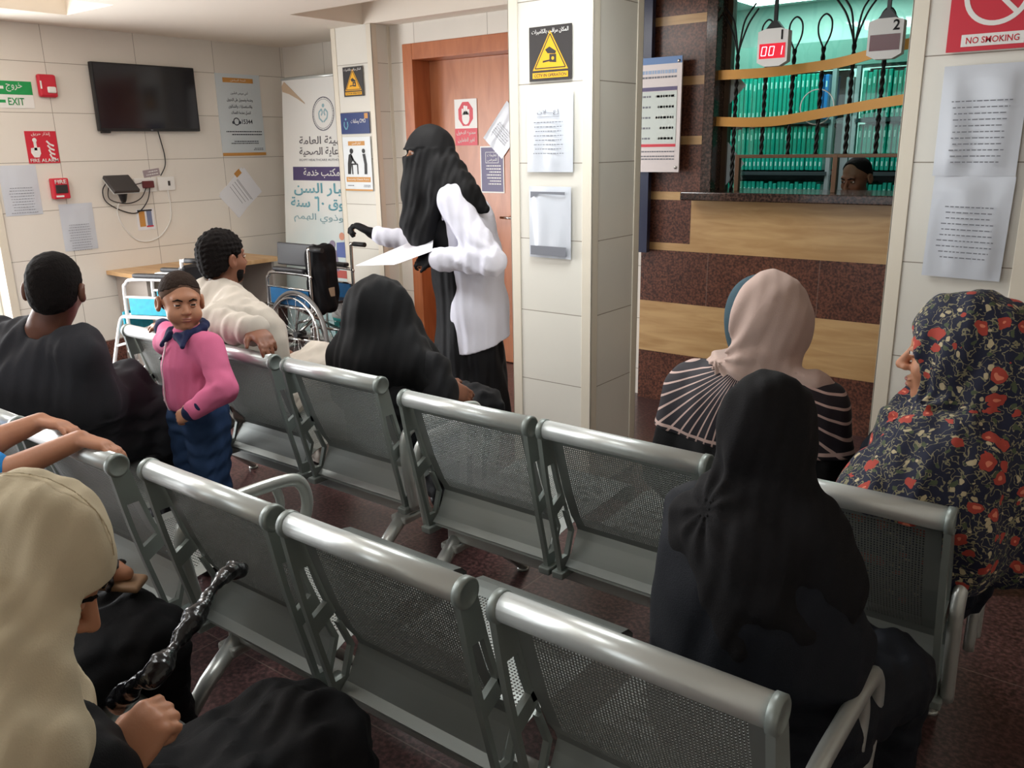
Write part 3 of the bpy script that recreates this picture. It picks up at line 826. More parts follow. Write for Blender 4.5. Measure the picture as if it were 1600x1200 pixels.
# ================================================================== ROLL-UP BANNER AND SIGNS BY THE DOOR
bn = mat('pale banner print', srgb(226, 228, 226), 0.55); N_, L_ = nt(bn)
_v, _x = obj_xyz(N_, L_)
_no = N_.new('ShaderNodeTexNoise'); _no.inputs['Scale'].default_value = 2.2; L_.new(_v, _no.inputs[0])
_g = math_node(N_, L_, 'MULTIPLY', math_node(N_, L_, 'SUBTRACT', 0.2, _x[1]), 0.75)
_g = math_node(N_, L_, 'ADD', _g, math_node(N_, L_, 'MULTIPLY_ADD', _no.outputs[0], 0.9, -0.45))
_cl = N_.new('ShaderNodeClamp'); L_.new(_g, _cl.inputs[0])
L_.new(mixc(N_, L_, _cl.outputs[0], srgb(230, 229, 225), srgb(176, 208, 212)), N_['Principled BSDF'].inputs['Base Color'])
fr_b = Matrix.Translation((-5.30, 4.43, 1.05)) @ Matrix.Rotation(math.radians(-4.5), 4, 'X') @ frame_yplus((0, 0, 0))
s = Sign('rollup_banner', fr_b, 0.78, 1.98, bn, 'tall white roll-up banner about services for the elderly behind the wheelchair', 'banner', 0.004)
ba = lambda X, z: (X * 4.42 / 4.6 + 5.30, (1.5 + (z - 1.5) * 0.962 - 1.05) * 1.0)
gy, tl = mat('grey banner print', srgb(104, 100, 104), 0.6), mat('teal banner print', srgb(112, 172, 186), 0.6)
lt = mat('blue grey banner print', srgb(150, 182, 190), 0.6)
x, y = ba(-5.418, 1.77); s.ring(x, y, 0.125, 0.008, M['ink'], 'emblem_ring'); s.ring(x, y, 0.108, 0.003, M['ink'], 'emblem_ring')
for a in range(24):
    pass
s.multi([disc(x + 0.117 * math.cos(2 * PI * k / 40), y + 0.117 * math.sin(2 * PI * k / 40), 0.004, 6) for k in range(40) if k % 10], gy, 'emblem_lettering')
s.multi(sum([stroke([(x + sx * 0.005, y - 0.06), (x + sx * 0.045, y - 0.03), (x + sx * 0.05, y + 0.01), (x + sx * 0.02, y + 0.035), (x + sx * 0.008, y + 0.01), (x + sx * 0.022, y - 0.012)], 0.012) for sx in (-1, 1)], []) + [disc(x, y + 0.06, 0.014)], lt, 'emblem')
def bt(body, Xc, z, h, m, w, weight=0.0): X, Y = ba(Xc, z); return s.text(body, X, Y, h, m, w, weight=weight)
bt('الهيئة العامة', -5.435, 1.563, 0.075, gy, 0.54, 0.012); bt('للرعاية الصحية', -5.435, 1.478, 0.075, gy, 0.54, 0.012); bt('EGYPT HEALTHCARE AUTHORITY', -5.44, 1.418, 0.016, M['ink'], 0.53)
X, Y = ba(-5.42, 1.31); s.rect(-0.275 , Y - 0.052, 0.36, Y + 0.052, M['purple'], 'heading_band')
bt('مكتب خدمة', -5.45, 1.315, 0.075, M['white'], 0.42, 0.012)
s.multi(sum([stroke([(ba(-5.475, 1.07)[0] - 0.028 + dx, ba(-5.41, 1.07)[1] + dz) for dx, dz in ((-0.03, 0.052), (-0.018, 0.046), (0.012, 0.052), (0.012, -0.055))], 0.017)], []), tl, 'numeral')
bt('كبار السن', -5.46, 1.185, 0.10, tl, 0.64, 0.018); bt('فوق 60   سنة'.replace('60', '\u0660'), -5.475, 1.07, 0.10, tl, 0.70, 0.018)
bt('وذوي الهمم', -5.50, 0.955, 0.075, lt, 0.58, 0.006)
# drawn figures at the foot of the banner: a seated and a standing person
fx = 0.20
s.multi([disc(fx + 0.09, -0.20, 0.03)], mat('print skin tone', srgb(214, 150, 124), 0.6), 'printed_figure'); s.multi([[(fx + 0.03, -0.25), (fx + 0.13, -0.24), (fx + 0.15, -0.36), (fx + 0.03, -0.36)]], mat('print blue shirt', srgb(96, 112, 172), 0.6), 'printed_figure')
s.multi([disc(fx - 0.02, -0.27, 0.035), [(fx - 0.11, -0.31), (fx + 0.03, -0.31), (fx + 0.06, -0.47), (fx - 0.12, -0.47)]], mat('print grey violet', srgb(140, 128, 150), 0.6), 'printed_figure')
s.multi([[(fx - 0.12, -0.46), (fx + 0.16, -0.46), (fx + 0.16, -0.52), (fx - 0.12, -0.52)]], mat('print coral', srgb(190, 92, 84), 0.6), 'printed_figure')
s.text('العجز', 0.18, -0.62, 0.06, gy, 0.14); s.text('السمع', 0.18, -0.70, 0.06, gy, 0.14)
MB().box((-0.40, -1.03, -0.06), (0.40, -0.985, 0.06), 0.01).obj('stand', M['alu'], s.o)
MB().tube([(-0.395, 0.985, 0), (0.395, 0.985, 0)], 0.012, 10).obj('top_bar', M['alu'], s.o)
# torn corner of tape on the banner
MB().prism([(-0.39, 0.93), (-0.36, 0.965), (-0.12, 0.80), (-0.115, 0.79), (-0.2, 0.83), (-0.30, 0.87), (-0.38, 0.89)], 0.005, 0.008).obj('adhesive_tape', mat('brown adhesive tape', srgb(196, 172, 146), 0.35), s.o)

# waste bin between the banner and the column
wb = empty('waste_bin', (-4.66, 4.13, 0), 0, 'teal waste bin with a white lid behind the big wheelchair wheel', 'bin')
MB().lathe([(0.105, 0.0), (0.125, 0.30), (0.13, 0.30), (0.13, 0.32)], 24).obj('body', mat('teal plastic', srgb(70, 190, 186), 0.4), wb)
MB().lathe([(0.135, 0.32), (0.135, 0.345), (0.125, 0.42), (0.10, 0.455), (0.05, 0.465)], 24).obj('lid', M['white'], wb)


def camera_triangle(s, cy, size, cam_m, tri):
    h = size
    s.shape([(-h * 0.58, cy - h * 0.42), (h * 0.58, cy - h * 0.42), (0, cy + h * 0.58)], tri, 'triangle')
    s.multi(sum([stroke(p, h * 0.03) for p in ([(-h * 0.50, cy - h * 0.37), (h * 0.50, cy - h * 0.37), (0, cy + h * 0.49), (-h * 0.50, cy - h * 0.37)],)], []), cam_m, 'triangle_outline')
    s.multi([[(-h * 0.16, cy + h * 0.10), (-h * 0.02, cy + h * 0.17), (h * 0.20, cy + h * 0.04), (h * 0.17, cy - h * 0.02), (-h * 0.08, cy + h * 0.0)], [(-h * 0.02, cy - h * 0.02), (h * 0.20, cy - h * 0.03), (h * 0.20, cy - h * 0.24), (-h * 0.02, cy - h * 0.22)], [(-h * 0.24, cy - h * 0.18), (-h * 0.02, cy - h * 0.16), (-h * 0.02, cy - h * 0.20), (-h * 0.24, cy - h * 0.23)]], cam_m, 'pictogram')
    s.multi([disc(h * 0.09, cy - h * 0.13, h * 0.045)], tri, 'pictogram')


def cctv(fr, w, h, label):
    s = Sign('camera_warning_sign', fr, w, h, M['charcoal'], label, 'sign', 0.003)
    camera_triangle(s, 0.0, w * 0.72, M['charcoal'], M['yellow'])
    s.text('المكان مراقب بالكاميرات', 0, h * 0.40, h * 0.10, M['white'], w * 0.86)
    s.rect(-w * 0.42, -h * 0.45, w * 0.42, -h * 0.345, M['yellow'], 'caption_band'); s.text('CCTV IN OPERATION', 0, -h * 0.397, h * 0.06, M['charcoal'], w * 0.76, weight=0.012)
cctv(dwf(-4.648, 1.949, 4.294), 0.198, 0.196, 'black and yellow camera warning sign on the narrow column left of the door')
cctv(dwf(-2.074, 1.857, 2.994), 0.208, 0.208, 'black and yellow camera warning sign above the notices on the middle column')

s = Sign('blue_sign', dwf(-4.656, 1.671, 4.294), 0.29, 0.142, M['navy'], 'dark blue sign with a pale emblem on the narrow column', 'sign', 0.003)
s.text('CMO وملفات', 0.035, 0.012, 0.036, M['white'], 0.15); s.rect(0.10, 0.03, 0.135, 0.066, M['orange'], 'corner_patch')
s.multi(sum([stroke([(-0.092 + sx * 0.003, -0.04), (-0.092 + sx * 0.02, -0.015), (-0.092 + sx * 0.016, 0.012)], 0.008) for sx in (-1, 1)], []) + [disc(-0.092, 0.03, 0.008)], tl, 'emblem')
s = Sign('seat_priority_sign', dwf(-4.655, 1.392, 4.294), 0.285, 0.375, mat('white glossy board', srgb(226, 230, 232), 0.3), 'white priority seating sign with two black figures on the narrow column', 'sign', 0.003)
s.rect(-0.085, 0.128, 0.085, 0.158, M['orange'], 'heading_band'); s.text('كبار السن', 0, 0.143, 0.02, M['white'], 0.09)
s.rect(-0.125, -0.125, 0.125, -0.09, M['orange'], 'caption_band'); s.text('Security Check Point', 0, -0.108, 0.016, M['white'], 0.22); s.rect(-0.1425, -0.187, 0.1425, -0.175, M['orange'], 'footer_band')
s.lines(-0.12, -0.05, (-0.15,), 0.006, M['ink']); s.lines(0.05, 0.12, (-0.147, -0.157), 0.005, M['ink'])
s.multi([disc(-0.055, 0.09, 0.018), [(-0.085, 0.065), (-0.06, 0.075), (-0.04, 0.03), (-0.06, 0.01), (-0.075, -0.07), (-0.105, -0.07), (-0.10, 0.0)]] + stroke([(-0.06, 0.06), (-0.035, 0.02), (-0.015, 0.005)], 0.014)
        + stroke([(-0.065, 0.0), (0.0, 0.0), (0.0, -0.07)], 0.010) + stroke([(-0.055, 0.0), (-0.055, -0.07)], 0.010), M['black'], 'pictogram')
s.multi([disc(0.07, 0.09, 0.016), [(0.058, 0.07), (0.085, 0.07), (0.098, 0.0), (0.095, -0.07), (0.068, -0.07), (0.072, 0.0)]], M['black'], 'pictogram')

s = Sign('no_entry_sign', dwf(-3.92, 1.66, 4.637), 0.2, 0.305, M['white'], 'white and red stop sign with a raised hand on the brown door', 'sign', 0.002)
oct_ = [(0.07 * math.cos(math.radians(22.5 + 45 * k)), 0.055 + 0.085 * math.sin(math.radians(22.5 + 45 * k))) for k in range(8)]
s.shape(oct_, M['red'], 'octagon')
s.multi([disc(0, 0.03, 0.034, 16, 0.045)] + [[(dx - 0.008, 0.05), (dx + 0.008, 0.05), (dx + 0.008, t), (dx - 0.008, t)] for dx, t in ((-0.027, 0.09), (-0.009, 0.11), (0.009, 0.106), (0.026, 0.085))], M['white'], 'pictogram')
s.rect(-0.1, -0.1525, 0.1, -0.04, M['red'], 'caption_band'); s.text('ممنوع الدخول', 0, -0.072, 0.038, M['white'], 0.17, weight=0.01); s.text('لغير العاملين', 0, -0.118, 0.038, M['white'], 0.15, weight=0.01)
s = Sign('instructions_sign', dwf(-3.698, 1.345, 4.637), 0.205, 0.31, M['white'], 'dark violet sign with white border low on the brown door', 'sign', 0.002)
s.rect(-0.094, -0.146, 0.094, 0.146, M['purple'], 'violet_panel')
s.multi(sum([stroke([(-0.055, 0.045), (0.055, 0.045), (0.055, 0.115), (-0.055, 0.115), (-0.055, 0.045)], 0.003)], []), M['white'], 'frame_line')
s.text('تعليمات', 0, 0.095, 0.024, M['white'], 0.08); s.text('للمرضى', 0, 0.065, 0.024, M['white'], 0.085)
s.lines(-0.06, 0.075, [0.025 - 0.02 * k for k in range(7)], 0.007, M['white'])
notice(dwf(-3.585, 1.60, 4.633), 0.21, 0.31, 'plastic-sleeved sheet hung askew on the door beside the column', math.radians(-42), seed=8, rows=6, amp=0.003)

# ================================================================== NOTICES ON THE TWO COLUMNS
notice(dwf(-2.078, 1.552, 2.992), 0.232, 0.322, 'upper sleeved notice with an underlined heading on the middle column', 0, seed=11, heading='إعـــلان', rows=8, y0=0.12, amp=0.0045)
notice(dwf(-2.079, 1.182, 2.992), 0.215, 0.30, 'lower sleeved notice with grey corner bands on the middle column', 0, seed=12, rows=0, footer=True, amp=0.0055)
s = Sign('no_smoking_sign', dwf(-0.485, 1.875, 2.994), 0.245, 0.25, M['red'], 'red no smoking sign at the top of the right column', 'sign', 0.004)
s.ring(0.0, 0.03, 0.088, 0.014, M['white'], 'prohibition_ring', 40)
s.multi(stroke([(-0.062, 0.092), (0.062, -0.032)], 0.013), M['white'], 'prohibition_bar')
s.multi([[(-0.055, 0.018), (0.055, 0.022), (0.055, 0.036), (-0.055, 0.032)]] + stroke([(-0.055, 0.05), (-0.02, 0.055), (0.0, 0.065), (0.03, 0.06), (0.05, 0.07), (0.045, 0.09)], 0.008), M['white'], 'pictogram')
s.rect(-0.083, -0.112, 0.083, -0.078, M['white'], 'caption_band'); s.text('NO SMOKING', 0, -0.095, 0.018, M['red'], 0.14, weight=0.012)
notice(dwf(-0.49, 1.548, 2.992), 0.23, 0.325, 'upper crumpled sleeved notice on the right column, below the no smoking sign', 0.0, seed=15, rows=11, y0=0.18, amp=0.0045)
notice(dwf(-0.488, 1.228, 2.992), 0.225, 0.318, 'lower crumpled sleeved notice on the right column', -0.02, seed=16, rows=10, y0=0.2, amp=0.0045)

# ================================================================== RECEPTION: NOTICE BOARD, WINDOW, OFFICE BEHIND
s = Sign('price_board', dwf(-2.358, 1.645, 4.352), 0.40, 0.60, mat('pale printed board', srgb(216, 206, 204), 0.35), 'printed price list board beside the ticket window, partly behind the column', 'notice', 0.012)
s.rect(-0.2, 0.265, 0.2, 0.30, mat('blue print band', srgb(86, 124, 176), 0.4), 'heading_band'); s.lines(-0.15, 0.17, (0.225,), 0.018, mat('pale blue print', srgb(150, 170, 200), 0.5)); s.lines(-0.15, 0.17, (0.198,), 0.01, M['ink'])
s.rect(-0.18, 0.128, 0.176, 0.148, M['purple'], 'table_heading'); s.rect(-0.18, -0.165, 0.176, -0.150, M['red'], 'red_line')
s.rect(-0.18, -0.145, 0.176, 0.125, mat('pale green print', srgb(198, 206, 200), 0.5), 'table')
s.lines(0.04, 0.16, [0.10 - 0.055 * k for k in range(5)], 0.012, M['ink'], rnd=8); s.lines(-0.15, 0.02, [0.10 - 0.055 * k for k in range(5)], 0.010, M['ink'], rnd=9); s.lines(-0.15, 0.17, (-0.19, -0.215, -0.23), 0.006, M['ink'], rnd=7)
b = MB()
for px, pz in ((0.18, 0.275), (0.18, -0.275)): b.lathe([(0.009, 0.0), (0.009, 0.004), (0.004, 0.007)], 12, Matrix.Translation((px, pz, 0.012)))
b.obj('screw', M['chrome'], s.o)
tag(MB().box((-2.445, 4.36, 0.892), (-2.352, 4.395, CZ - 0.003), 0.002).obj('blue_strip_board', mat('dark blue painted board', srgb(44, 50, 74), 0.3)), 'narrow dark blue upright board behind the price list', 'board')

GY = 4.555
# office shell
ow = mat('pale office wall', srgb(186, 208, 202), 0.8)
slab('wall_office_back', (-4.6, 7.2, -0.08), (1.7, 7.35, 2.75), ow); slab('wall_office_left', (-4.75, 4.98, -0.08), (-4.6, 7.2, 2.75), ow); slab('wall_office_right', (1.7, 4.75, -0.08), (1.85, 7.2, 2.75), ow)
slab('ceiling_office', (-4.7, 4.73, 2.55), (1.8, 7.3, 2.65), mat('office ceiling', srgb(214, 226, 222), 0.9)); slab('floor_office', (-4.6, 4.75, -0.08), (1.7, 7.2, 0.0), M['floor'])
slab('wall_office_front', (-4.6, 4.80, 0.0), (-2.42, 4.98, 2.55), ow)
# glass pane with its frame, brass-coloured curved rails, twisted bars
gl = bpy.data.materials.new('green tinted glass'); gl.use_nodes = True; N_, L_ = nt(gl); N_.remove(N_['Principled BSDF'])
tr, gs, mx, lw = N_.new('ShaderNodeBsdfTransparent'), N_.new('ShaderNodeBsdfGlossy'), N_.new('ShaderNodeMixShader'), N_.new('ShaderNodeFresnel')
tr.inputs[0].default_value = (0.72, 0.93, 0.88, 1); gs.inputs['Roughness'].default_value = 0.02; lw.inputs[0].default_value = 1.45
L_.new(lw.outputs[0], mx.inputs[0]); L_.new(tr.outputs[0], mx.inputs[1]); L_.new(gs.outputs[0], mx.inputs[2]); L_.new(mx.outputs[0], N_['Material Output'].inputs[0])
wf = MB(); wf.box((-2.0, GY - 0.02, 1.243), (-1.972, GY + 0.03, CZ)); wf.box((-0.43, GY - 0.02, 1.243), (-0.40, GY + 0.03, CZ)); wf.box((-2.0, GY - 0.02, CZ - 0.03), (-0.4, GY + 0.03, CZ))
win = wf.obj('window_3', mat('bronze aluminium frame', srgb(86, 66, 50), 0.35, 0.6)); win['kind'] = 'structure'
g = MB(); g.box((-1.972, GY, 1.425), (-0.43, GY + 0.005, CZ - 0.03)); g.box((-1.972, GY, 1.243), (-1.87, GY + 0.005, 1.425)); g.obj('window_glass', gl, win)
slab('wall_over_window', (-2.06, 4.42, CZ - 0.001), (-0.4, 4.72, 2.65), M['granite'])
frost = mat('frosted film', srgb(176, 188, 190), 0.6)
MB().prism([(-1.972, 1.70), (-1.885, 1.79), (-1.972, 1.88)], 0, 0.002, frame_yplus((0, GY - 0.001, 0))).obj('frosted_film', frost, win)
MB().prism([(-1.972, 1.27), (-1.87, 1.385), (-1.972, 1.50)], 0, 0.002, frame_yplus((0, GY - 0.001, 0))).obj('frosted_film', frost, win)
b = MB()
for cx, cz in ((-1.50, 1.665), (-1.00, 1.66)):
    b.tube([(cx + 0.085 * math.cos(2 * PI * k / 32), GY - 0.003, cz + 0.085 * math.sin(2 * PI * k / 32)) for k in range(32)], 0.003, 6, closed=True)
b.obj('speaking_ring', M['white'], win)
gr = empty('window_grille', (-1.2, 4.47, 1.243), 0, 'black twisted-bar grille with two wavy golden rails in front of the ticket window', 'grille')
iron = mat('black wrought iron', srgb(26, 24, 22), 0.4, 0.6); gold = mat('golden painted rail', srgb(186, 134, 62), 0.35, 0.3)
def twisted(x, z0, z1, wob=0.0055):
    b = MB(); n = int((z1 - z0) / 0.012)
    for ph in (0, PI):
        b.tube([(x + wob * math.cos(ph + k * 0.9), wob * math.sin(ph + k * 0.9), z0 + (z1 - z0) * k / n) for k in range(n + 1)], 0.0068, 6)
    return b
zt = 0.70
for i, x in enumerate([-1.905, -1.748, -1.606, -1.462, -1.316, -1.172, -1.03, -0.888, -0.745, -0.60, -0.48]):
    z0 = 0.0 if i == 0 else 0.182
    b = twisted(x + 1.2, z0, zt)
    if i % 4 == 0:
        for sx in (-1, 1):
            b.tube(smooth_path([(x + 1.2, 0, zt - 0.02), (x + 1.2 + sx * 0.012, 0, zt + 0.04), (x + 1.2 + sx * 0.05, 0, zt + 0.14), (x + 1.2 + sx * 0.10, 0, zt + 0.21)], 6), 0.005, 6)
            b.tube(smooth_path([(x + 1.2, 0, zt - 0.02), (x + 1.2 + sx * 0.01, 0, zt + 0.06), (x + 1.2 + sx * 0.03, 0, zt + 0.16), (x + 1.2 + sx * 0.085, 0, zt + 0.235)], 6), 0.005, 6)
    else:
        b.tube(smooth_path([(x + 1.2, 0, zt - 0.01), (x + 1.2 + 0.03, 0, zt + 0.06), (x + 1.2 + 0.03, 0, zt + 0.12), (x + 1.2, 0, zt + 0.15), (x + 1.2 - 0.03, 0, zt + 0.12), (x + 1.2 - 0.03, 0, zt + 0.06), (x + 1.2, 0, zt - 0.01)], 5), 0.0045, 6)
    b.obj('bar', iron, gr)
def rail(pts):
    P = smooth_path(pts, 8); b = MB()
    for a, c in zip(P, P[1:]):
        b.prism([(a[0], a[2] - 0.024), (c[0], c[2] - 0.024), (c[0], c[2] + 0.024), (a[0], a[2] + 0.024)], 0.012, 0.020, frame_yplus((0, 0, 0)))
    bmesh.ops.remove_doubles(b.bm, verts=b.bm.verts[:], dist=1e-5)
    b.obj('golden_rail', gold, gr)
rail([(-0.80, 0, 0.599), (-0.52, 0, 0.597), (-0.20, 0, 0.617), (0.0, 0, 0.655), (0.16, 0, 0.685), (0.4, 0, 0.70), (0.78, 0, 0.66)])
rail([(-0.82, 0, 0.365), (-0.50, 0, 0.355), (-0.18, 0, 0.395), (0.13, 0, 0.435), (0.4, 0, 0.45), (0.78, 0, 0.40)])
fb = MB()
for x in (-0.672, -0.157, 0.36): fb.box((x - 0.012, -0.015, 0.0), (x + 0.012, 0.015, 0.19), 0.002)
fb.box((-0.684, -0.014, 0.172), (0.80, 0.014, 0.19), 0.002)
fb.obj('hatch_frame', mat('brown metal frame', srgb(96, 70, 50), 0.4, 0.5), gr)

# number displays hung from rods
def display(x, zc, num, lit, label):
    fr = frame_yplus((x, 4.28, zc)); w, h, d = 0.15, 0.172, 0.05
    poly = [(-w / 2, h / 2 - 0.012), (-w * 0.25, h / 2), (w * 0.25, h / 2), (w / 2, h / 2 - 0.012), (w / 2, -h / 2 + 0.02), (w * 0.25, -h / 2), (-w * 0.25, -h / 2), (-w / 2, -h / 2 + 0.02)]
    o = MB().prism(poly, -d / 2, d / 2).obj('number_display', M['white']); o.matrix_world = fr; tag(o, label, 'display', None)
    led = mat('red led panel' + num, srgb(150, 14, 34) if lit else srgb(92, 14, 24), 0.3, emit=(srgb(225, 16, 44) if lit else None), estr=0.9)
    MB().box((-0.064, -0.05, d / 2), (0.064, 0.018, d / 2 + 0.002)).obj('led_panel', led, o)
    t = link_mesh('lettering', text_mesh(num, 0.044, 0.001, None, 0.02), M['black'], o); t.location = (0.045, 0.055, d / 2 + 0.001)
    if lit:
        seg = mat('lit digit', srgb(255, 190, 200), 0.4, emit=srgb(255, 200, 210), estr=1.6)
        def dig(cx, on):
            a, c = 0.011, 0.02; S = {'t': [(-a, c), (a, c)], 'm': [(-a, 0), (a, 0)], 'b': [(-a, -c), (a, -c)], 'tl': [(-a, c), (-a, 0)], 'tr': [(a, c), (a, 0)], 'bl': [(-a, 0), (-a, -c)], 'br': [(a, 0), (a, -c)]}
            return [stroke([(p[0] + cx + p[1] * 0.12, p[1] - 0.016) for p in S[k]], 0.004)[0] for k in on]
        b = MB()
        for p in dig(-0.04, ('t', 'b', 'tl', 'tr', 'bl', 'br')) + dig(-0.002, ('t', 'b', 'tl', 'tr', 'bl', 'br')) + dig(0.038, ('tr', 'br')): b.prism(p, d / 2 + 0.002, d / 2 + 0.003)
        b.obj('digits', seg, o)
    b = MB(); b.prism([(-0.045, h / 2 - 0.004), (0.045, h / 2 - 0.004), (0.012, h / 2 + 0.035), (-0.012, h / 2 + 0.035)], -0.015, 0.015); b.box((-0.008, h / 2 + 0.03, -0.008), (0.008, CZ - zc - 0.002, 0.008)); b.obj('hanger', M['black'], o)
display(-1.64, 1.938, '1', True, 'white queue display showing red digits, number one, hanging at the ticket window')
display(-1.122, 1.935, '2', False, 'white queue display numbered two with an unlit red panel')

# shelves of folders in the office
fm = [mat('turquoise plastic folder', srgb(6, 158, 138), 0.3, var=0.15, vscale=9), mat('folder label tabs', srgb(190, 226, 218), 0.4), mat('blue plastic folder', srgb(30, 120, 190), 0.3)]
def folder_mesh(h, w, body):
    b = MB(); b.box((-w / 2, 0, 0), (w / 2, 0.25, h), 0.004, seg=1); b.mi = 1; b.box((-w * 0.22, -0.0015, h * 0.72), (w * 0.1, 0.002, h * 0.86)); b.box((-w * 0.22, -0.0015, h * 0.10), (w * 0.1, 0.002, h * 0.2))
    me = b.mesh('folder'); me.materials.append(fm[body]); me.materials.append(fm[1]); return me
FW = 0.031
fmesh = [folder_mesh(0.295, FW - 0.005, 0), folder_mesh(0.282, FW - 0.005, 0)]; fblue = folder_mesh(0.285, FW - 0.005, 2)
shm = mat('dark grey steel shelf', srgb(60, 72, 76), 0.4, 0.4); post = mat('pale grey shelf post', srgb(150, 160, 164), 0.4)
rows = (('top', 1.636), ('second', 1.302), ('third', 0.93))
def shelf_unit(x0, x1, label, where, blue=None):
    root = empty('shelf_rack', ((x0 + x1) / 2, 6.15, 0), 0, label, 'shelf'); h = (x1 - x0) / 2
    for sx in (-1, 1): MB().box((sx * h - 0.015 if sx < 0 else h - 0.012, -0.16, 0), (-h + 0.012 if sx < 0 else h + 0.015, -0.12, 1.96)).obj('post', post, root); 
    for sx in (-1, 1): MB().box((sx * h - 0.014, 0.14, 0), (sx * h + 0.014, 0.18, 1.96)).obj('post', post, root)
    MB().box((-h, 0.12, 0.0), (h, 0.135, 1.96)).obj('back_panel', shm, root)
    for z in (0.25, 0.60, 0.90, 1.27, 1.61): MB().box((-h, -0.17, z), (h, 0.18, z + 0.024)).obj('shelf_board', shm, root)
    R = random.Random(int(-x0 * 10))
    for rn, z in rows:
        n = int((x1 - x0 - 0.05) / FW)
        for k in range(n):
            isb = blue is not None and k >= n - blue and rn == 'top'
            o = bpy.data.objects.new('folder', fblue if isb else fmesh[R.random() < 0.3]); COL.objects.link(o)
            o.location = (x0 + 0.04 + FW * k, 6.0 + R.uniform(-0.006, 0.006), z + (0.0)); o.rotation_euler = (0, R.uniform(-0.004, 0.004), 0)
            if isb: tag(o, 'bright blue folder at the right end of the top row, left office shelf', 'folder', 'blue folders on the left office shelf')
            else: tag(o, 'turquoise folder in the %s row of the %s office shelf' % (rn, where), 'folder', 'turquoise folders, %s row, %s shelf' % (rn, where))
shelf_unit(-3.05, -1.875, 'steel rack full of turquoise folders, left one behind the ticket window', 'left', 2)
shelf_unit(-1.72, -0.85, 'steel rack full of turquoise folders, right one behind the ticket window', 'right')
slab('trim_9', (-3.1, 6.02, 1.97), (-0.8, 6.33, 2.13), mat('teal grey board', srgb(112, 150, 140), 0.6))  # teal grey board along the top of the racks
# white paper strip between the racks
tag(MB().box((-1.815, 6.06, 0.0), (-1.765, 6.10, 1.9), 0.002).obj('cable_duct', post), 'pale upright cable duct between the two office racks', 'duct')
# office ceiling lamp
lp = empty('ceiling_panel_lamp', (-2.2, 6.55, 2.55), 0, 'bright square ceiling panel lamp in the reception office', 'lamp')
MB().box((-0.62, -0.32, -0.03), (0.62, 0.32, -0.002), 0.004).obj('frame', M['white'], lp)
MB().box((-0.60, -0.30, -0.034), (0.60, 0.30, -0.029)).obj('diffuser', mat('lit diffuser', (1, 1, 1), 0.5, emit=(0.95, 1.0, 0.98), estr=13.0), lp)
# ================================================================== SOFT SURFACES (figures and cloth) from blended distance fields
def V3(*a): return np.array(a, float)
def unit(v): v = np.asarray(v, float); return v / (np.linalg.norm(v) + 1e-12)


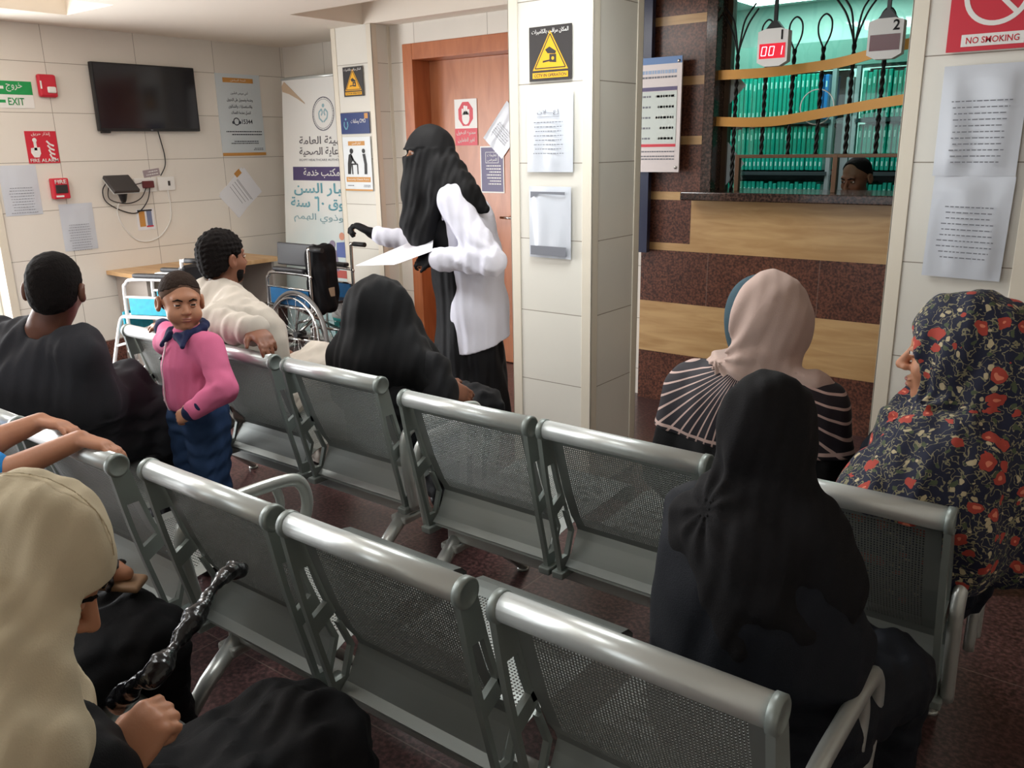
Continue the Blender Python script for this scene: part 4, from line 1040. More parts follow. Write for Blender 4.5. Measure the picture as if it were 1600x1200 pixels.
class Field:
    """an ordered list of blended primitives; each has a bounding box so it is evaluated only near itself"""
    def __init__(s): s.ops = []
    def _add(s, kind, f, lo, hi, k): s.ops.append((kind, f, np.asarray(lo, float), np.asarray(hi, float), k)); return s
    def cap(s, a, b, ra, rb=None, k=0.02, sub=False):
        a, b = np.asarray(a, float), np.asarray(b, float); rb = ra if rb is None else rb
        ba = b - a; l2 = max(ba @ ba, 1e-12); R = max(ra, rb)
        def f(p):
            q = p - a; t = np.clip(q @ ba / l2, 0, 1)
            return np.sqrt(((q - t[:, None] * ba) ** 2).sum(1)) - (ra + (rb - ra) * t)
        return s._add('s' if sub else 'u', f, np.minimum(a, b) - R, np.maximum(a, b) + R, k)
    def chain(s, pts, rs, k=0.02):
        for i in range(len(pts) - 1): s.cap(pts[i], pts[i + 1], rs[i], rs[i + 1], k)
        return s
    def ell(s, c, r, B=None, k=0.02, sub=False):
        c, r = np.asarray(c, float), np.asarray(r, float); R = r.max()
        def f(p):
            q = p - c
            if B is not None: q = q @ B.T
            u = q / r; k0 = np.sqrt((u * u).sum(1)); k1 = np.sqrt(((u / r) ** 2).sum(1)) + 1e-9
            return k0 * (k0 - 1) / k1
        return s._add('s' if sub else 'u', f, c - R, c + R, k)
    def box(s, c, h, B=None, rad=0.005, k=0.01, sub=False):
        c, h = np.asarray(c, float), np.asarray(h, float); R = np.linalg.norm(h)
        def f(p):
            q = p - c
            if B is not None: q = q @ B.T
            d = np.abs(q) - (h - rad)
            return np.sqrt((np.maximum(d, 0) ** 2).sum(1)) + np.minimum(d.max(1), 0) - rad
        return s._add('s' if sub else 'u', f, c - R, c + R, k)
    def plane(s, n, c, k=0.005):
        """cut away the side the normal points to"""
        n = unit(n); c = np.asarray(c, float)
        return s._add('s', lambda p: -((p - c) @ n), V3(-9, -9, -9), V3(9, 9, 9), k)
    def custom(s, kind, f, lo, hi, k=0.01): return s._add(kind, f, lo, hi, k)
    def folds(s, axis, lam, amp, seed=0, lo=None, hi=None, sharp=1.0, centre=None, rad=None):
        """cloth folds running along axis: ridges vary across it"""
        R = random.Random(seed); ax = unit(axis)
        e1 = unit(np.cross(ax, V3(0.3, 0.9, 0.2) if abs(ax[1]) < 0.9 else V3(1, 0, 0))); e2 = np.cross(ax, e1)
        ph = [R.uniform(0, 6.28) for _ in range(8)]
        def f(p):
            a, u, v = p @ ax, p @ e1, p @ e2
            w = 0.35 * np.sin(6.28 * a / (lam * 5) + ph[0]) + 0.3 * np.sin(6.28 * (v + 0.5 * a) / (lam * 3.1) + ph[1])
            w2 = 0.35 * np.sin(6.28 * a / (lam * 4.2) + ph[2])
            g = np.sin(6.28 * u / lam + ph[3] + 3 * w) + np.sin(6.28 * v / (lam * 1.13) + ph[4] + 3 * w2) + 0.5 * np.sin(6.28 * (u + v) / (lam * 0.62) + ph[5] + 2 * w)
            g = g / 2.0
            if sharp != 1.0: g = np.sign(g) * np.abs(g) ** sharp
            m = amp
            if centre is not None: m = amp * np.exp(-(((p - centre) / rad) ** 2).sum(1))
            return m * g
        return s._add('d', f, V3(-9, -9, -9) if lo is None else lo, V3(9, 9, 9) if hi is None else hi, 0)
    def tucks(s, centre, axis, n, amp, rmax, phase=0.0, rmin=0.0):
        """creases radiating from a gathered point"""
        c = np.asarray(centre, float); ax = unit(axis); e1 = unit(np.cross(ax, V3(0.2, 0.3, 0.9))); e2 = np.cross(ax, e1)
        def f(p):
            q = p - c; a = np.arctan2(q @ e1, q @ e2); r = np.sqrt((q * q).sum(1))
            return amp * np.sin(n * a + phase + 4 * r) * np.clip(r / 0.05, 0, 1) * np.exp(-(r / rmax) ** 2)
        return s._add('d', f, V3(-9, -9, -9), V3(9, 9, 9), 0)
    def bounds(s, pad=0.03):
        lo = np.min([o[2] for o in s.ops if o[0] == 'u'], 0) - pad; hi = np.max([o[3] for o in s.ops if o[0] == 'u'], 0) + pad
        return lo, hi
    def _eval(s, P, blo, bhi, reach):
        """P: (nb, m, 3) points in blocks with boxes blo..bhi"""
        nb, m, _ = P.shape; D = np.full((nb, m), 9.0)
        for kind, f, lo, hi, k in s.ops:
            rr = reach + 2 * k
            sel = np.all((blo <= hi + rr) & (bhi >= lo - rr), 1)
            if kind == 'u' and not sel.any(): continue
            if not sel.any(): continue
            d = f(P[sel].reshape(-1, 3)).reshape(-1, m); a = D[sel]
            if kind == 'u':
                if k > 0:
                    h = np.maximum(k - np.abs(a - d), 0) / k; D[sel] = np.minimum(a, d) - h * h * k * 0.25
                else: D[sel] = np.minimum(a, d)
            elif kind == 's':
                d = -d
                h = np.maximum(k - np.abs(a - d), 0) / max(k, 1e-6); D[sel] = np.maximum(a, d) + h * h * k * 0.25
            elif kind == 'i':
                D[sel] = np.maximum(a, d)
            elif kind == 'd': D[sel] = a + d
        return D
    def mesh(s, name, vox=0.006, pad=0.03, smooth=1, zmin=None):
        lo, hi = s.bounds(pad)
        if zmin is not None: lo[2] = max(lo[2], zmin - 2 * vox)
        B = 8; n = np.ceil((hi - lo) / vox / B).astype(int); N = n * B
        D = np.full(tuple(N), 1.0, np.float32)
        bi = np.stack(np.meshgrid(*[np.arange(k) for k in n], indexing='ij'), -1).reshape(-1, 3)
        blo = lo + bi * B * vox; bhi = blo + (B - 1) * vox; cen = (blo + bhi) / 2
        half = B * vox * 0.87 * 1.15 + 0.03
        cd = s._eval(cen[:, None, :], cen, cen, 0.6)[:, 0]
        act = np.abs(cd) < half
        off = np.stack(np.meshgrid(*[np.arange(B)] * 3, indexing='ij'), -1).reshape(-1, 3) * vox
        Dv = D.reshape(n[0], B, n[1], B, n[2], B).transpose(0, 2, 4, 1, 3, 5)
        flat = np.where(cd < 0, -1.0, 1.0).astype(np.float32)
        out = np.repeat(flat[:, None], B ** 3, 1)
        idx = np.nonzero(act)[0]
        for i0 in range(0, len(idx), 400):
            ii = idx[i0:i0 + 400]
            out[ii] = s._eval(blo[ii][:, None, :] + off[None], blo[ii], bhi[ii], 0.05)
        D = out.reshape(n[0], n[1], n[2], B, B, B).transpose(0, 3, 1, 4, 2, 5).reshape(tuple(N))
        me = surface_nets(D, lo, vox, name, smooth)
        return me


def surface_nets(D, lo, vox, name, smooth=1):
    S = D < 0
    c = np.zeros(tuple(d - 1 for d in D.shape), np.int8)
    sl = [(slice(0, -1), slice(1, None))[b] for b in (0, 1)]
    for i in (0, 1):
        for j in (0, 1):
            for k in (0, 1): c += S[sl[i], sl[j], sl[k]]
    cells = np.argwhere((c > 0) & (c < 8))
    M_ = len(cells)
    cid = np.full(c.shape, -1, np.int32); cid[tuple(cells.T)] = np.arange(M_)
    corners = np.array([(i, j, k) for i in (0, 1) for j in (0, 1) for k in (0, 1)])
    vals = np.stack([D[cells[:, 0] + o[0], cells[:, 1] + o[1], cells[:, 2] + o[2]] for o in corners], 1)
    acc = np.zeros((M_, 3)); cnt = np.zeros(M_)
    for a in range(8):
        for b in range(a + 1, 8):
            if np.abs(corners[a] - corners[b]).sum() != 1: continue
            va, vb = vals[:, a], vals[:, b]; x = (va < 0) != (vb < 0)
            t = np.where(x, va / np.where(x, va - vb, 1), 0)
            t = np.clip(t, 0, 1)
            acc += np.where(x[:, None], corners[a] + t[:, None] * (corners[b] - corners[a]), 0); cnt += x
    P = lo + (cells + acc / cnt[:, None]) * vox
    F = []
    for ax in range(3):
        a1, a2 = (ax + 1) % 3, (ax + 2) % 3
        A = [slice(None)] * 3; Bs = [slice(None)] * 3; A[ax] = slice(0, -1); Bs[ax] = slice(1, None)
        sa, sb = S[tuple(A)], S[tuple(Bs)]
        e = np.argwhere(sa != sb)
        if len(e) == 0: continue
        e = e[(e[:, a1] > 0) & (e[:, a2] > 0) & (e[:, a1] < D.shape[a1] - 1) & (e[:, a2] < D.shape[a2] - 1)]
        q = []
        for d1, d2 in ((0, 0), (1, 0), (1, 1), (0, 1)):
            cc = e.copy(); cc[:, a1] -= d1; cc[:, a2] -= d2; q.append(cid[tuple(cc.T)])
        q = np.stack(q, 1); flip = ~sa[tuple(e.T)]
        q[flip] = q[flip][:, ::-1]
        F.append(q)
    F = np.concatenate(F); F = F[(F >= 0).all(1)]
    for _ in range(smooth):
        acc = np.zeros_like(P); cnt = np.zeros(len(P))
        for i in range(4):
            a, b = F[:, i], F[:, (i + 1) % 4]
            for j in range(3):
                acc[:, j] += np.bincount(a, P[b, j], len(P)) + np.bincount(b, P[a, j], len(P))
            cnt += np.bincount(a, minlength=len(P)) + np.bincount(b, minlength=len(P))
        P = P * 0.5 + 0.5 * acc / np.maximum(cnt, 1)[:, None]
    me = bpy.data.meshes.new(name)
    me.vertices.add(len(P)); me.vertices.foreach_set('co', P.astype(np.float32).ravel())
    me.loops.add(F.size); me.loops.foreach_set('vertex_index', F.astype(np.int32).ravel())
    me.polygons.add(len(F)); me.polygons.foreach_set('loop_start', np.arange(0, F.size, 4, dtype=np.int32))
    me.polygons.foreach_set('use_smooth', np.ones(len(F), bool))
    me.update(calc_edges=True); me.validate()
    return me


def soft(name, field, m, parent=None, vox=0.006, origin=None, smooth=1, zmin=None):
    """mesh a field; vertices become relative to origin (the figure's base)"""
    me = field.mesh(name, vox, smooth=smooth, zmin=zmin)
    o = link_mesh(name, me, m, parent)
    if origin is not None:
        me.transform(Matrix.Translation(-Vector(origin)))
        if parent is None: o.location = origin
    return o


def head_basis(fwd, up=(0, 0, 1), roll=0.0):
    f = unit(fwd); r = unit(np.cross(f, up)); u = np.cross(r, f)
    if roll:
        c, s_ = math.cos(roll), math.sin(roll); r, u = c * r + s_ * u, -s_ * r + c * u
    return np.stack([r, f, u])          # rows: right, forward, up


def head_field(F, c, B, s=1.0, child=False, ears=True, mouth=0.0, nose=1.0):
    """a head with brow, eye sockets, nose, lips, chin and ears; c lies midway between the ears"""
    T = lambda x, y, z: np.asarray(c) + s * (x * B[0] + y * B[1] + z * B[2])
    e = lambda x, y, z, r, k=0.02, sub=False: F.ell(T(x, y, z), s * np.asarray(r), B, k * s, sub)
    if child:
        e(0, -0.012, 0.036, (0.076, 0.094, 0.084)); e(0, 0.026, -0.030, (0.062, 0.062, 0.069), 0.03)
        e(0, 0.060, -0.082, (0.022, 0.020, 0.018), 0.02)
        for q in (-1, 1): e(q * 0.037, 0.058, -0.040, (0.030, 0.029, 0.030), 0.02)
        e(0, 0.074, 0.030, (0.046, 0.016, 0.014), 0.02)
        for q in (-1, 1): e(q * 0.029, 0.094, 0.004, (0.0165, 0.012, 0.010), 0.012, True)
        F.cap(T(0, 0.084, 0.0), T(0, 0.103, -0.024), s * 0.007, s * 0.0105, s * 0.012)
        for q in (-1, 1): e(q * 0.0105, 0.095, -0.027, (0.008, 0.009, 0.007), 0.006)
        e(0, 0.088, -0.050, (0.021, 0.009, 0.006), 0.006); e(0, 0.086, -0.059, (0.018, 0.010, 0.0065), 0.006)
        for q in (-1, 1): F.cap(T(0.0, 0.098, -0.0545), T(q * 0.019, 0.088, -0.057), s * 0.0016, s * 0.0012, s * 0.003, True)
    else:
        e(0, -0.014, 0.034, (0.074, 0.094, 0.084)); e(0, 0.028, -0.040, (0.056, 0.062, 0.076), 0.03)
        e(0, 0.066, -0.096, (0.024, 0.021, 0.019), 0.022)
        for q in (-1, 1): e(q * 0.039, 0.056, -0.028, (0.024, 0.026, 0.026), 0.02)
        e(0, 0.076, 0.028, (0.048, 0.017, 0.012), 0.018)
        for q in (-1, 1): e(q * 0.031, 0.098, 0.006, (0.0165, 0.013, 0.0105), 0.012, True)
        F.cap(T(0, 0.087, 0.012), T(0, 0.113 + 0.004 * (nose - 1), -0.030), s * 0.0075, s * 0.012 * nose, s * 0.012)
        for q in (-1, 1): e(q * 0.0125, 0.100, -0.034, (0.009, 0.011, 0.0085), 0.007)
        e(0, 0.090, -0.061, (0.024, 0.011, 0.007), 0.007); e(0, 0.088, -0.073, (0.021, 0.012, 0.008), 0.007)
        for q in (-1, 1): F.cap(T(0.0, 0.102, -0.0665), T(q * 0.023, 0.090, -0.068), s * 0.0016, s * 0.0012, s * 0.003, True)
    if ears:
        for q in (-1, 1):
            e(q * 0.085, -0.016, -0.004, (0.013, 0.022, 0.033), 0.006); e(q * 0.094, -0.008, 0.0, (0.007, 0.012, 0.019), 0.004, True)
    return T


def eyes(T, B, s, parent, origin, child=False, closed=False, iris=None):
    y, z, x = (0.0755, 0.004, 0.029) if child else (0.0795, 0.006, 0.031)
    for q in (-1, 1):
        c = Vector(T(q * x, y, z)) - Vector(origin)
        r = 0.0128 * s
        b = MB(); b.mi = 0; b.ball(c, r, 16)
        me = b.mesh('eye'); me.materials.append(M['eye_white']); me.materials.append(M['iris']); me.materials.append(M['black'])
        f = Vector(B[1])
        for p in me.polygons:
            d = (Vector(p.center) - c).normalized().dot(f)
            p.material_index = 2 if d > 0.96 else 1 if d > (0.62 if child else 0.78) else 0
        link_mesh('eye', me, None, parent)
    # lids: thin shells above and below the opening
    L = Field()
    for q in (-1, 1):
        c = T(q * x, y, z)
        L.ell(c, V3(1, 1, 1) * 0.0142 * s, B, 0.0)
        h = 0.0008 if closed else (0.0030 if child else 0.0036)
        L.box(c + s * 0.012 * B[1] - s * 0.001 * B[2], s * np.array([0.0125, 0.016, h]), B, 0.001, 0.002, True)
    return L


def hand_field(F, w, d, n, side, s=1.0, curl=(0.5, 0.5, 0.55, 0.6), thumb=0.4, spread=0.05, fat=1.0, k=0.006):
    """w wrist, d finger direction, n back-of-hand normal, side +1 when the thumb lies towards cross(d, n)"""
    d = unit(d); n = unit(np.asarray(n, float) - d * (np.asarray(n, float) @ d)); t = np.cross(d, n) * side
    w = np.asarray(w, float); B = np.stack([t, d, n])
    F.ell(w + s * 0.045 * d, s * np.array([0.040, 0.052, 0.016]) * fat, B, 0.012)
    F.box(w + s * 0.052 * d, s * np.array([0.038, 0.038, 0.0125]), B, s * 0.011, 0.012)
    for i, (o, L0) in enumerate(((0.028, 0.074), (0.0095, 0.082), (-0.0095, 0.076), (-0.028, 0.060))):
        p = w + s * (0.088 * d + o * t * 1.0 - (0.004 if i == 3 else 0) * d); L1 = s * L0
        a = 0.25 * curl[i]; ang = 0.0; r = s * 0.0088 * fat * (0.88 if i == 3 else 1)
        pts = [p - 0.012 * s * d]; pts.append(p)
        for seg, fr_ in enumerate((0.45, 0.31, 0.24)):
            ang += curl[i] * (1.15, 1.35, 0.9)[seg]
            dd = unit((d + t * spread * (1.5 - i)) * math.cos(ang) - n * math.sin(ang)); p = p + dd * L1 * fr_; pts.append(p)
        F.chain(pts, [r * 1.1, r * 1.08, r, r * 0.93, r * 0.78], k * s)
    p = w + s * (0.022 * d + 0.034 * t - 0.002 * n); pts = [w + s * (0.012 * d + 0.015 * t), p]
    ang = thumb
    for fr_ in (0.036, 0.03):
        dd = unit(d * 0.75 + t * (0.75 * (1 - ang)) - n * ang * 0.8); p = p + s * fr_ * dd; pts.append(p); ang += 0.25
    F.chain(pts, [s * 0.016, s * 0.0135, s * 0.0105, s * 0.0085], 0.010 * s)
    return F


def foot_field(F, ankle, d, s=1.0):
    d = unit(d); a = np.asarray(ankle, float)
    F.cap(a - s * 0.02 * d + V3(0, 0, -0.045 * s), a + s * 0.12 * d + V3(0, 0, -0.052 * s), s * 0.034, s * 0.030, 0.02)
    F.cap(a, a + s * 0.08 * d + V3(0, 0, -0.04 * s), s * 0.034, s * 0.028, 0.02)
    F.cap(a + s * 0.11 * d + V3(0, 0, -0.056 * s), a + s * 0.165 * d + V3(0, 0, -0.062 * s), s * 0.032, s * 0.022, 0.02)


def body_field(J, s=1.0, arm_r=1.0, arms=True, legs=True, female=True):
    """one continuous body from joints: neck chest pelvis shL elL wrL ... anR"""
    F = Field(); J = {k: (np.asarray(v, float) if not isinstance(v, (dict, str)) else v) for k, v in J.items()}
    ax = unit(J['shR'] - J['shL']); hx = unit(J['hipR'] - J['hipL'])
    up = unit(J['neck'] - J['pelvis']); fw = np.cross(up, ax); B = np.stack([ax, fw, np.cross(ax, fw)])
    F.ell(J['pelvis'], s * np.array([0.155, 0.105, 0.11]), B, 0.04)
    mid = (J['pelvis'] + J['chest']) / 2
    F.ell(mid, s * np.array([0.125, 0.09, 0.16]), B, 0.05); F.ell(J['chest'], s * np.array([0.145, 0.10, 0.14]), B, 0.05)
    F.cap(J['shL'], J['shR'], s * 0.055, s * 0.055, 0.05)
    F.cap((J['shL'] + J['shR']) / 2, J['neck'], s * 0.06, s * 0.052, 0.04)
    F.cap(J['neck'], J['head'] - 0.02 * s * V3(0, 0, 1), s * 0.052, s * 0.05, 0.03)
    if arms:
        for q in 'LR': F.chain([J['sh' + q], J['el' + q], J['wr' + q]], [s * arm_r * 0.05, s * arm_r * 0.039, s * arm_r * 0.026], 0.025)
    if legs:
        for q in 'LR':
            F.chain([J['hip' + q], J['kn' + q], J['an' + q]], [s * 0.082, s * 0.056, s * 0.036], 0.03)
            foot_field(F, J['an' + q], J['toe' + q] if 'toe' + q in J else V3(0, 1, 0), s)
    return F


def skin_mat(name, col, dark=0.75):
    m = mat(name, col, 0.5, bump=0.08, bscale=220, var=0.06, vscale=12, spec=0.35)
    b = m.node_tree.nodes['Principled BSDF']; b.inputs['Subsurface Weight'].default_value = 0.12; b.inputs['Subsurface Radius'].default_value = (0.012, 0.005, 0.003); b.inputs['Subsurface Scale'].default_value = 1.0
    return m


def cloth_mat(name, col, rough=0.85, weave=0.25, var=0.06, sheen=0.0):
    return mat(name, col, rough, bump=weave, bscale=420, var=var, vscale=9, sheen=sheen, spec=0.2)


M['eye_white'] = mat('eye white', srgb(214, 206, 200), 0.25); M['iris'] = mat('dark brown iris', srgb(44, 26, 18), 0.15)
M['skin_boy'] = skin_mat('warm brown child skin', srgb(176, 124, 96)); M['skin_brown'] = skin_mat('brown skin', srgb(126, 82, 62)); M['skin_dark'] = skin_mat('dark brown skin', srgb(98, 62, 48))
M['skin_tan'] = skin_mat('tan skin', srgb(186, 132, 102)); M['lips'] = mat('lips', srgb(150, 92, 84), 0.4)
M['hair'] = mat('black hair', srgb(20, 16, 15), 0.85, bump=0.9, bscale=170, spec=0.12); M['hair_fade'] = mat('closely clipped hair', srgb(74, 58, 50), 0.9, bump=0.3, bscale=500, spec=0.1)
M['black_cloth'] = cloth_mat('black abaya cloth', srgb(15, 15, 18), 0.7); M['black_veil'] = cloth_mat('black veil cloth', srgb(13, 13, 15), 0.75); M['soft_black'] = cloth_mat('soft black jersey scarf', srgb(22, 21, 23), 0.85)
M['navy_cloth'] = cloth_mat('dark navy cloth', srgb(20, 24, 34), 0.8)
M['coat'] = cloth_mat('white coat cotton', srgb(208, 208, 220), 0.8, 0.12, 0.02)
# ================================================================== PEOPLE
def person(name_skin, F, origin, label, vox=0.006, group=None, smooth=1):
    o = soft('person', F, name_skin, None, vox, origin, smooth, zmin=0.0)
    return tag(o, label, 'person', group)


def frame(O, f):
    """point maker: forward, left, z from a ground point"""
    f = unit(f); l = V3(-f[1], f[0], 0); O = V3(O[0], O[1], 0)
    return lambda a, b, z: O + a * f + b * l + V3(0, 0, z)


def hair_cap(T, B, s, front=0.062, back=-0.05, grow=0.006, side=0.0, bump=0.0):
    F = Field()
    F.ell(T(0, -0.014, 0.036), s * (np.array([0.075, 0.095, 0.085]) + grow), B, 0.0)
    F.ell(T(0, -0.03, -0.01), s * (np.array([0.068, 0.076, 0.075]) + grow), B, 0.02 * s)
    a, b = T(0, 0.088, front), T(0, -0.09, back); n = np.cross(unit(b - a), B[0])
    if n @ B[2] > 0: n = -n
    F.plane(n, (a + b) / 2, 0.006 * s)
    for q in (-1, 1): F.ell(T(q * 0.090, -0.008, -0.010), s * np.array([0.020, 0.034, 0.046]), B, 0.006 * s, True)
    F.ell(T(0, 0.10, front - 0.055), s * np.array([0.062, 0.075, 0.060]), B, 0.012 * s, True)
    if bump: F.folds(B[1], 0.023 * s, bump, 3); F.folds(B[0] + 0.5 * B[2], 0.019 * s, bump, 8)
    return F


def build_boy():
    org = (-2.68, 1.62, 0.0)
    f = V3(0.0, -1, 0); s = 0.66; hs = 0.87
    B = head_basis((0.99, -0.36, -0.03), roll=0.05); c = V3(-2.705, 1.62, 0.990)
    J = dict(head=c, neck=(-2.69, 1.63, 0.885), chest=(-2.685, 1.625, 0.775), pelvis=(-2.68, 1.63, 0.57), shL=(-2.575, 1.63, 0.845), shR=(-2.80, 1.635, 0.845),
             elL=(-2.475, 1.60, 0.715), wrL=(-2.535, 1.50, 0.645), elR=(-2.975, 1.70, 0.795), wrR=(-3.14, 1.79, 0.828), hipL=(-2.63, 1.62, 0.53), hipR=(-2.735, 1.62, 0.53),
             knL=(-2.615, 1.60, 0.30), knR=(-2.74, 1.60, 0.30), anL=(-2.61, 1.63, 0.075), anR=(-2.745, 1.63, 0.075), toeL=(0.1, -1, 0), toeR=(-0.1, -1, 0))
    F = body_field(J, s)
    T = head_field(F, c, B, hs, child=True)
    hand_field(F, J['wrL'], (-0.8, -0.25, -0.35), (0.1, -0.9, 0.4), 1, 0.62, (0.45, 0.5, 0.55, 0.6))
    hand_field(F, J['wrR'], (-0.95, 0.10, -0.06), (0.0, -0.1, 1), -1, 0.66, (0.25, 0.25, 0.3, 0.35))
    p = person(M['skin_boy'], F, org, 'small boy in a pink jacket and blue jeans standing between the rows, facing the camera', 0.0042)
    L = eyes(T, B, hs, p, org, True); soft('eyelids', L, M['skin_boy'], p, 0.0012, org)
    for q in (-1, 1):
        E = Field(); E.chain([T(q * 0.014, 0.091, 0.020), T(q * 0.030, 0.089, 0.0255), T(q * 0.046, 0.074, 0.019)], [0.0025, 0.003, 0.002], 0.003); soft('eyebrow', E, M['hair'], p, 0.0014, org)
    E = Field(); E.ell(T(0, 0.0905, -0.0505), hs * np.array([0.0185, 0.0068, 0.0042]), B, 0.002); E.ell(T(0, 0.0885, -0.0590), hs * np.array([0.0165, 0.0074, 0.0048]), B, 0.002)
    E.cap(T(-0.019, 0.095, -0.0548), T(0.019, 0.095, -0.0548), 0.0012, 0.0012, 0.002, True); soft('lips', E, M['lips'], p, 0.0013, org)
    H = hair_cap(T, B, hs, 0.076, 0.012, 0.0052, bump=0.0008); soft('hair', H, mat('short dark brown hair', srgb(50, 39, 33), 0.9, bump=0.9, bscale=190, spec=0.1), p, 0.003, org)
    H = hair_cap(T, B, hs, 0.068, -0.055, 0.0028); soft('clipped_hair', H, mat('faded clipped hair', srgb(92, 70, 58), 0.9, bump=0.3, bscale=500, spec=0.1), p, 0.003, org)
    pink = cloth_mat('pink fleece jacket', srgb(206, 106, 142), 0.9, 0.2); navy = cloth_mat('navy ribbed knit', srgb(34, 40, 72), 0.85, 0.4)
    G = Field()
    G.chain([V3(-2.69, 1.63, 0.865), V3(-2.685, 1.622, 0.77), V3(-2.68, 1.615, 0.66)], [0.062, 0.098, 0.104], 0.03)
    G.cap((-2.76, 1.63, 0.84), (-2.61, 1.63, 0.84), 0.046, 0.046, 0.04)
    G.cap((-2.735, 1.615, 0.665), (-2.625, 1.615, 0.665), 0.072, 0.072, 0.03)
    G.chain([J['shL'], J['elL'], V3(-2.528, 1.513, 0.653)], [0.05, 0.044, 0.036], 0.03)
    G.chain([J['shR'], J['elR'], V3(-3.09, 1.774, 0.820)], [0.048, 0.042, 0.034], 0.03)
    G.folds((0, 0, 1), 0.06, 0.0045, 5, centre=V3(-2.64, 1.58, 0.70), rad=0.14); G.folds((1, 0.3, 0), 0.045, 0.004, 9, centre=V3(-2.48, 1.58, 0.72), rad=0.08)
    G.plane((0, 0, -1), (0, 0, 0.612), 0.02)
    j = soft('jacket', G, pink, p, 0.005, org)
    K = Field()   # collar, cuffs
    R = 0.058
    for k in range(10):
        a0, a1 = math.radians(-70 + 32 * k), math.radians(-70 + 32 * (k + 1))
        P = lambda a: V3(-2.69 + R * math.cos(a), 1.625 + R * math.sin(a), 0.893 - 0.016 * math.sin(-a))
        K.cap(P(a0), P(a1), 0.015, 0.015, 0.012)
    for q, (x1, z1) in ((-1, (-2.735, 0.835)), (1, (-2.605, 0.845))):
        K.cap((-2.69 + q * 0.02, 1.567, 0.884), (x1, 1.545, z1 + 0.012), 0.012, 0.006, 0.008); K.cap((-2.69 + q * 0.052, 1.59, 0.892), (x1, 1.545, z1 + 0.012), 0.012, 0.006, 0.01)
    soft('collar', K, navy, j, 0.0035, org)
    for nm, w, e in (('cuff', J['wrL'], J['elL']), ('cuff', J['wrR'], J['elR'])):
        w, e = np.array(w), np.array(e); d = unit(w - e); K = Field(); K.cap(w - 0.034 * d, w - 0.004 * d, 0.036, 0.031, 0.01); soft(nm, K, navy, j, 0.004, org)
    Z = Field(); Z.chain([V3(-2.70, 1.542, 0.86), V3(-2.705, 1.520, 0.78), V3(-2.70, 1.510, 0.66), V3(-2.70, 1.522, 0.62)], [0.004] * 4, 0.004); soft('zip', Z, mat('pale zip', srgb(222, 190, 200), 0.5), j, 0.003, org)
    b = MB(); b.ball((-2.735 - org[0], 1.535 - org[1], 0.80), 0.006, 10); b.obj('button', M['black'], j)
    W = Field()
    W.cap((-2.72, 1.62, 0.585), (-2.64, 1.62, 0.585), 0.085, 0.085, 0.03)
    for q in 'LR': W.chain([np.array(J['hip' + q]), np.array(J['kn' + q]), np.array(J['an' + q]) + V3(0, 0, 0.02)], [0.078, 0.062, 0.056], 0.03)
    W.folds((1, 0.2, 0.1), 0.055, 0.005, 2); W.plane((0, 0, -1), (0, 0, 0.045), 0.006)
    soft('jeans', W, cloth_mat('blue denim', srgb(40, 60, 92), 0.9, 0.4, 0.18), p, 0.006, org)
    for q in 'LR':
        a = np.array(J['an' + q]); d = unit(J['toe' + q]); S = Field(); S.cap(a - 0.01 * d + V3(0, 0, -0.035), a + 0.10 * d + V3(0, 0, -0.045), 0.038, 0.032, 0.01); S.plane((0, 0, -1), (0, 0, 0.0), 0.004); soft('shoe', S, M['black'], p, 0.005, org)
build_boy()


